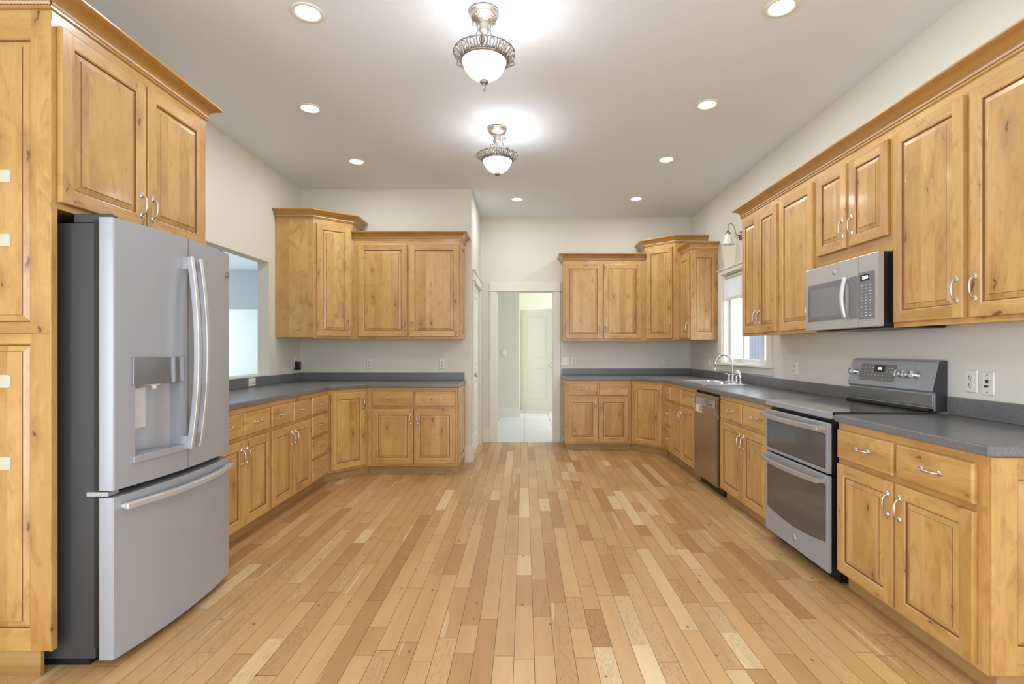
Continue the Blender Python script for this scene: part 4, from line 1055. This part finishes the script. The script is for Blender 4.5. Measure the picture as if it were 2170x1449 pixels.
# ------------------------------------------------------------------ microwave
def microwave():
    Ya, Yb, Z0, Z1 = 2.703, 3.402, 1.376, 1.769
    O = (2.05, 3.05, Z0)
    t = thing('microwave', 'stainless over-the-range microwave mounted under the short wall cabinet', 'microwave', O)
    MB().box(1.872, XR - .004, Ya + .002, Yb - .002, Z0 + .006, Z1).build('body', BLACK, t, off=O, bevel=.003)
    X = 1.845; yd = 2.865   # door split
    dd = MB().slab([(X, yd + .001), (X + .026, yd + .001), (X + .026, Yb), (X, Yb)], [], Z0, Z1, .004).build('door', STEEL, t, off=O)
    MB().box(X - .0015, X + .001, 2.985, 3.375, Z0 + .055, Z1 - .105).build('door_window', MGLASS, dd, off=O)
    MB().box(X - .0022, X - .001, 3.02, 3.34, Z0 + .085, Z1 - .14).build('window_screen', plain('window_screen', (.20, .20, .21), .12, coat=.5), dd, off=O)
    P = [(X - .010 - .022 * (1 - (i / 14 * 2 - 1) ** 2), 2.965, Z0 + .055 + .235 * i / 14) for i in range(15)]
    h = MB(); h.tube(P, .013, 8, flat=1.2, up=(1, 0, 0)); h.box(X - .012, X + .001, 2.953, 2.977, Z0 + .055, Z0 + .075); h.box(X - .012, X + .001, 2.953, 2.977, Z0 + .27, Z0 + .29)
    h.build('handle', HANDM, dd, off=O)
    MB().box(X - .006, X + .001, 2.875, 2.945, Z0 + .055, Z1 - .105).build('handle_recess', PANEL, dd, off=O, bevel=.004)
    cp = MB().slab([(X, Ya), (X + .026, Ya), (X + .026, yd - .001), (X, yd - .001)], [], Z0, Z1, .004).build('control_side', STEEL, t, off=O)
    MB().box(X - .0035, X - .0005, 2.735, 2.862, Z0 + .045, Z1 - .095).build('keypad', PANEL, cp, off=O)
    k = MB(); rnd = random.Random(5)
    for r in range(11):
        for cidx in range(3):
            y = 2.840 - cidx * .036; z = Z0 + .06 + r * .0165
            wd = rnd.uniform(.008, .016); k.box(X - .0042, X - .0034, y - wd, y, z, z + rnd.uniform(.002, .006), 0)
    k.box(X - .0040, X - .0034, 2.77, 2.845, Z0 + .252, Z0 + .285, 2)
    tx = MB(); text(tx, '12:03', .022, (0, 0, 0), 0, 0)
    b = len(k.v); k.v += [(X - .0044, 2.805 - vx, Z0 + .268 + vy) for vx, vy, vz in tx.v]; k.f += [tuple(i + b for i in f) for f in tx.f]; k.m += [1] * len(tx.f); k.s += [False] * len(tx.f)
    k.build('printed_marks', [PRINT, LED, BLACK], cp, off=O, fix=False)
    MB().lathe([(0, -.0035), (.015, -.0035), (.0165, 0)], (X, 3.09, Z1 - .055), 'x', 24).build('badge', SLATEL, dd, off=O)
    v = MB().box(1.90, 2.22, Ya + .03, Yb - .03, Z0 - .006, Z0 + .006)
    v.build('underside_vent', BLACK, t, off=O)
microwave()

# ------------------------------------------------------------------ outlets and switches
def outlet(label, loc, rz, kind='duplex', turned=False, name='outlet'):
    cat = 'outlet' if kind == 'duplex' else 'switch'
    t = thing(name, label, cat, loc, rz, 'wall outlets and switches')
    W, Hh = (.07, .115) if kind != 'double' else (.116, .115)
    p = MB()
    a = .005
    p.add([(-W/2, 0, -Hh/2), (W/2, 0, -Hh/2), (W/2, 0, Hh/2), (-W/2, 0, Hh/2), (-W/2+a, -.006, -Hh/2+a), (W/2-a, -.006, -Hh/2+a), (W/2-a, -.006, Hh/2-a), (-W/2+a, -.006, Hh/2-a)],
          [(0, 1, 5, 4), (1, 2, 6, 5), (2, 3, 7, 6), (3, 0, 4, 7), (4, 5, 6, 7)])
    o = [p.build('cover_plate', PLATE, t, fix=False)]
    if kind == 'duplex':
        for zz in (-.02, .02):
            r = MB(); r.lathe([(0, -.0085), (.0155, -.0085), (.0165, -.006)], (0, 0, zz), 'y', 20, 0)
            r.box(-.0085, -.0060, -.0092, -.008, zz - .002, zz + .008, 1); r.box(.0060, .0085, -.0092, -.008, zz - .002, zz + .006, 1); r.box(-.0025, .0025, -.0092, -.008, zz - .010, zz - .006, 1)
            o.append(r.build('receptacle', [PLATE, SLOT], t, fix=False))
        s = MB(); s.lathe([(0, -.0075), (.003, -.0075), (.003, -.006)], (0, 0, 0), 'y', 10); o.append(s.build('screw', NICK, t))
    elif kind == 'jack':
        s = MB(); s.box(-.006, .006, -.012, -.006, .004, .018); s.lathe([(0, -.02), (.005, -.02), (.006, -.006)], (0, 0, -.014), 'y', 12)
        for zz in (-.042, .042): s.lathe([(0, -.0075), (.003, -.0075), (.003, -.006)], (0, 0, zz), 'y', 10)
        o.append(s.build('connector', SLOT, t))
    else:
        for xx in ((0,) if kind == 'single' else (-.023, .023)):
            s = MB(); s.box(xx - .005, xx + .005, -.008, -.005, -.012, .012); s.add([(xx - .004, -.006, -.004), (xx + .004, -.006, -.004), (xx + .004, -.006, .006), (xx - .004, -.006, .006), (xx - .003, -.018, .006), (xx + .003, -.018, .006), (xx + .003, -.017, .011), (xx - .003, -.017, .011)],
                  [(0, 1, 5, 4), (1, 2, 6, 5), (2, 3, 7, 6), (3, 0, 4, 7), (4, 5, 6, 7)])
            o.append(s.build('toggle', PLATE, t))
    if turned:
        for q in o: q.rotation_euler = (0, PI / 2, 0)
    return t
e = .0015
outlet('cream duplex outlet on the left back wall, nearer the room corner', (-1.726, YBL - e, 1.098), 0)
outlet('cream duplex outlet on the left back wall, nearer the hall', (-.918, YBL - e, 1.098), 0)
outlet('cream double toggle switch plate beside the hall doorway', (.556, YBR - e, 1.094), 0, 'double', name='light_switch')
outlet('cream duplex outlet just right of the double switch plate', (.671, YBR - e, 1.094), 0)
outlet('cream duplex outlet on the back wall under the right corner cabinet', (1.912, YBR - e, 1.094), 0)
outlet('cream outlet on the right wall left of the sink window', (XR - e, 6.32, 1.098), -PI / 2)
outlet('cream outlet on the right wall between sink window and range', (XR - e, 4.31, 1.10), -PI / 2)
outlet('large duplex outlet on the right wall just right of the range', (XR - e, 2.612, 1.095), -PI / 2)
outlet('cream jack plate with dark connectors right of the range outlet', (XR - e, 2.520, 1.09), -PI / 2, 'jack', name='jack_plate')
outlet('white sideways outlet set in the left backsplash', (XL + .0235, 4.72, .958), PI / 2, turned=True)
outlet('pale outlet half hidden behind the black plug adapter', (XL + e, 5.66, 1.12), PI / 2)
outlet('single white switch seen through the hall doorway', (-.38, 9.65 - e, 1.20), 0, 'single', name='light_switch')
# black plug adapter
O = (XL + .01, 5.66, 1.085)
t = thing('plug_adapter', 'small black plug-in adapter on the left wall above the counter', 'adapter', O)
MB().slab([(XL + .011, 5.625), (XL + .055, 5.632), (XL + .06, 5.66), (XL + .055, 5.69), (XL + .011, 5.695)], [], 1.035, 1.125, .008).build('housing', BLACK, t, off=O)
MB().slab([(XL + .054, 5.645), (XL + .064, 5.65), (XL + .064, 5.67), (XL + .054, 5.675)], [], 1.06, 1.11, .003).build('face', plain('dark_grey_plastic', (.12, .12, .13), .3), t, off=O)

# ------------------------------------------------------------------ lamps
def can_light(loc, label):
    t = thing('recessed_light', label, 'ceiling light', loc, 0, 'recessed ceiling lights')
    MB().lathe([(.060, .0), (.064, -.006), (.078, -.008), (.084, -.004), (.085, -.0005)], (0, 0, 0), 'z', 40).build('trim_ring', TRIM, t, fix=True)
    MB().lathe([(0, -.0045), (.030, -.0045), (.061, -.0035)], (0, 0, 0), 'z', 32).build('lens', LENS, t)
    area('lamp', (0, 0, -.012), (0, 0, 0), .11, .11, CANW, (0.95, 0.98, 1.02), 'DISK', t)
    return t
CANW = 6.2
LB = {(-1.153, 2.763): 'round recessed ceiling light nearest left, at the top of the view', (-1.593, 3.859): 'round recessed ceiling light, middle of the left row',
      (-1.60, 4.95): 'round recessed ceiling light, farthest of the left row', (-.084, 6.19): 'round recessed ceiling light in front of the hall doorway',
      (1.33, 6.17): 'round recessed ceiling light, farthest of the right row', (1.341, 4.90): 'round recessed ceiling light, second farthest of the right row',
      (1.340, 3.80): 'round recessed ceiling light, third farthest of the right row', (1.346, 2.717): 'round recessed ceiling light nearest right, cut by the top edge'}
first = None
for (x, y), lab in LB.items():
    if first is None: first = can_light((x, y, ZC - .0005), lab)
    else: copy_thing(first, (x, y, ZC - .0005), 0, lab)

def scroll(c, r0, turns, start, sgn, n=18):
    """spiral points in a (u, v) plane ending at the centre c"""
    return [(c[0] + r0 * (1 - .8 * i / n) * math.cos(start + sgn * turns * 2 * PI * i / n), c[1] + r0 * (1 - .8 * i / n) * math.sin(start + sgn * turns * 2 * PI * i / n)) for i in range(n + 1)]
def fixture(loc, label):
    t = thing('ceiling_fixture', label, 'ceiling light', loc, 0, 'scrolled semi-flush ceiling fixtures')
    MB().lathe([(0, 0), (.078, 0), (.080, -.006), (.078, -.016), (.070, -.022), (.072, -.028), (.066, -.036)], (0, 0, 0), 'z', 40)\
        .lathe([(.066, -.036), (.045, -.044), (.028, -.056), (.026, -.060)], (0, 0, 0), 'z', 80, 0, .06, 24).build('canopy', NICK, t)
    MB().lathe([(.026, -.058), (.028, -.064), (.028, -.085), (.024, -.092), (.030, -.098), (.020, -.112), (.008, -.118), (.006, -.124), (.006, -.20), (.012, -.205), (.02, -.215)], (0, 0, 0), 'z', 24).build('stem', NICK, t)
    for k in range(3):
        a = 2 * PI * k / 3 + PI / 2
        prof = list(reversed(scroll((.058, -.086), .016, 1.1, PI * 1.0, -1))) + [(.036, -.104), (.040, -.120), (.046, -.128), (.044, -.136), (.058, -.150), (.082, -.166), (.088, -.172), (.100, -.168), (.098, -.182), (.104, -.200), (.118, -.222)]
        ca, sa = math.cos(a), math.sin(a)
        MB().tube([(u * ca, u * sa, v) for u, v in prof], .0042, 6).build('arm', PEWTER, t)
    # pierced gallery
    R0, R1, zb, zt = .122, .160, -.262, -.222
    g = MB()
    g.lathe([(R0 - .006, zb - .006), (R0 + .004, zb - .002), (R0 + .006, zb + .008), (R0 - .002, zb + .010), (R0 - .008, zb + .004), (R0 - .006, zb - .006)], (0, 0, 0), 'z', 60)
    M = 18
    def P(a, u, e=0): r = R0 + (R1 - R0) * u; return ((r + e) * math.cos(a), (r + e) * math.sin(a), zb + (zt - zb) * u)
    n = M * 8
    g.tube([P(2 * PI * i / n, 1.0 + .07 * abs(math.sin(M * PI * i / n))) for i in range(n + 1)], .0036, 6, caps=False)
    for k in range(M):
        a0 = 2 * PI * (k + .5) / M; w_ = PI / M
        g.tube([P(2 * PI * k / M, .1), P(2 * PI * k / M, 1.0)], [.010, .007], 6, flat=.5)
        lp = []
        for i in range(13):
            q = 2 * PI * i / 12; lp.append(P(a0 + .42 * w_ * math.sin(q) * (1 - .35 * math.cos(q)), .55 - .42 * math.cos(q)))
        g.tube(lp, .0034, 5, caps=False)
        for sgn in (-1, 1): g.tube([P(a0 + sgn * .45 * w_, .30), P(a0 + sgn * .80 * w_, .12)], .004, 5)
    g.build('gallery', PEWTER, t, fix=False)
    for k in range(3):
        a = 2 * PI * k / 3 - PI / 2 + PI / 3 * 2
        ca, sa = math.cos(a), math.sin(a)
        prof = [(.130, -.262), (.150, -.250), (.168, -.238)] + scroll((.172, -.222), .014, .8, -PI / 2, 1)
        MB().tube([(u * ca, u * sa, v) for u, v in prof], .004, 6).build('hook', PEWTER, t)
    MB().lathe([(.120, -.258), (.118, -.268), (.112, -.286), (.100, -.310), (.082, -.332), (.058, -.350), (.034, -.362), (.010, -.372)], (0, 0, 0), 'z', 48).build('glass_bowl', BOWL, t)
    MB().lathe([(0, -.366), (.022, -.366), (.025, -.372), (.018, -.382), (.007, -.388), (.006, -.394), (.009, -.398), (.009, -.402), (.004, -.406), (.008, -.412), (.006, -.418), (0, -.424)], (0, 0, 0), 'z', 24).build('finial', PEWTER, t)
    l = bpy.data.lights.new('bulb', 'POINT'); l.energy = BULB; l.color = (.97, .98, 1.0); l.shadow_soft_size = .035
    o = bpy.data.objects.new('bulb', l); C.objects.link(o); o.parent = t; o.location = (.05, -.02, -.245)
    return t
BULB = 5.5
BOWL, nt, p = newmat('lit_alabaster_glass'); p.inputs['Base Color'].default_value = (.9, .88, .84, 1); p.inputs['Roughness'].default_value = .3
p.inputs['Emission Color'].default_value = (1, .985, .96, 1)
tc = N(nt, 'ShaderNodeTexCoord'); nz = N(nt, 'ShaderNodeTexNoise', i={'Scale': 14.0, 'Detail': 3.0, 'Distortion': 1.5}); L(nt, tc.outputs['Object'], nz.inputs[0])
L(nt, math_(nt, 'MULTIPLY_ADD', nz.outputs[0], 1.7, .05), p.inputs['Emission Strength'])
f1 = fixture((-.213, 2.76, ZC - .0005), 'nearer scrolled pewter semi-flush ceiling fixture with lit alabaster bowl')
copy_thing(f1, (-.218, 4.21, ZC - .0005), .55, 'farther scrolled pewter semi-flush ceiling fixture with lit alabaster bowl')

def sconce():
    O = (XR - .001, 5.40, 2.44)
    t = thing('wall_sconce', 'scrolled pewter wall sconce with frosted bell shade above the sink window', 'wall lamp', O)
    MB().lathe([(0, -.022), (.02, -.020), (.045, -.008), (.05, 0)], O, 'x', 24).build('back_plate', PEWTER, t, off=O)
    x = XR
    P = [(x - .02, 5.40, 2.44), (x - .05, 5.40, 2.455), (x - .064, 5.40, 2.50), (x - .078, 5.40, 2.55), (x - .105, 5.40, 2.572), (x - .13, 5.40, 2.555), (x - .136, 5.40, 2.52), (x - .136, 5.40, 2.49)]
    a = MB().tube(P, .005, 8)
    a.tube([(x - .035 - .02 * math.cos(q) * (1 - q / 9), 5.40, 2.425 + .02 * math.sin(q) * (1 - q / 9)) for q in [k * .5 for k in range(14)]], .004, 6)
    a.build('arm', PEWTER, t, off=O)
    c = (x - .136, 5.40, 0)
    MB().lathe([(0, 2.495), (.012, 2.492), (.014, 2.482), (.026, 2.472), (.030, 2.462), (.030, 2.450)], c, 'z', 24).build('socket_cup', PEWTER, t, off=O)
    MB().lathe([(.028, 2.460), (.034, 2.43), (.040, 2.40), (.050, 2.37), (.068, 2.345), (.066, 2.345), (.048, 2.372), (.037, 2.40), (.031, 2.43), (.025, 2.460)], c, 'z', 32).build('bell_shade', SHADEG, t, off=O)
sconce()
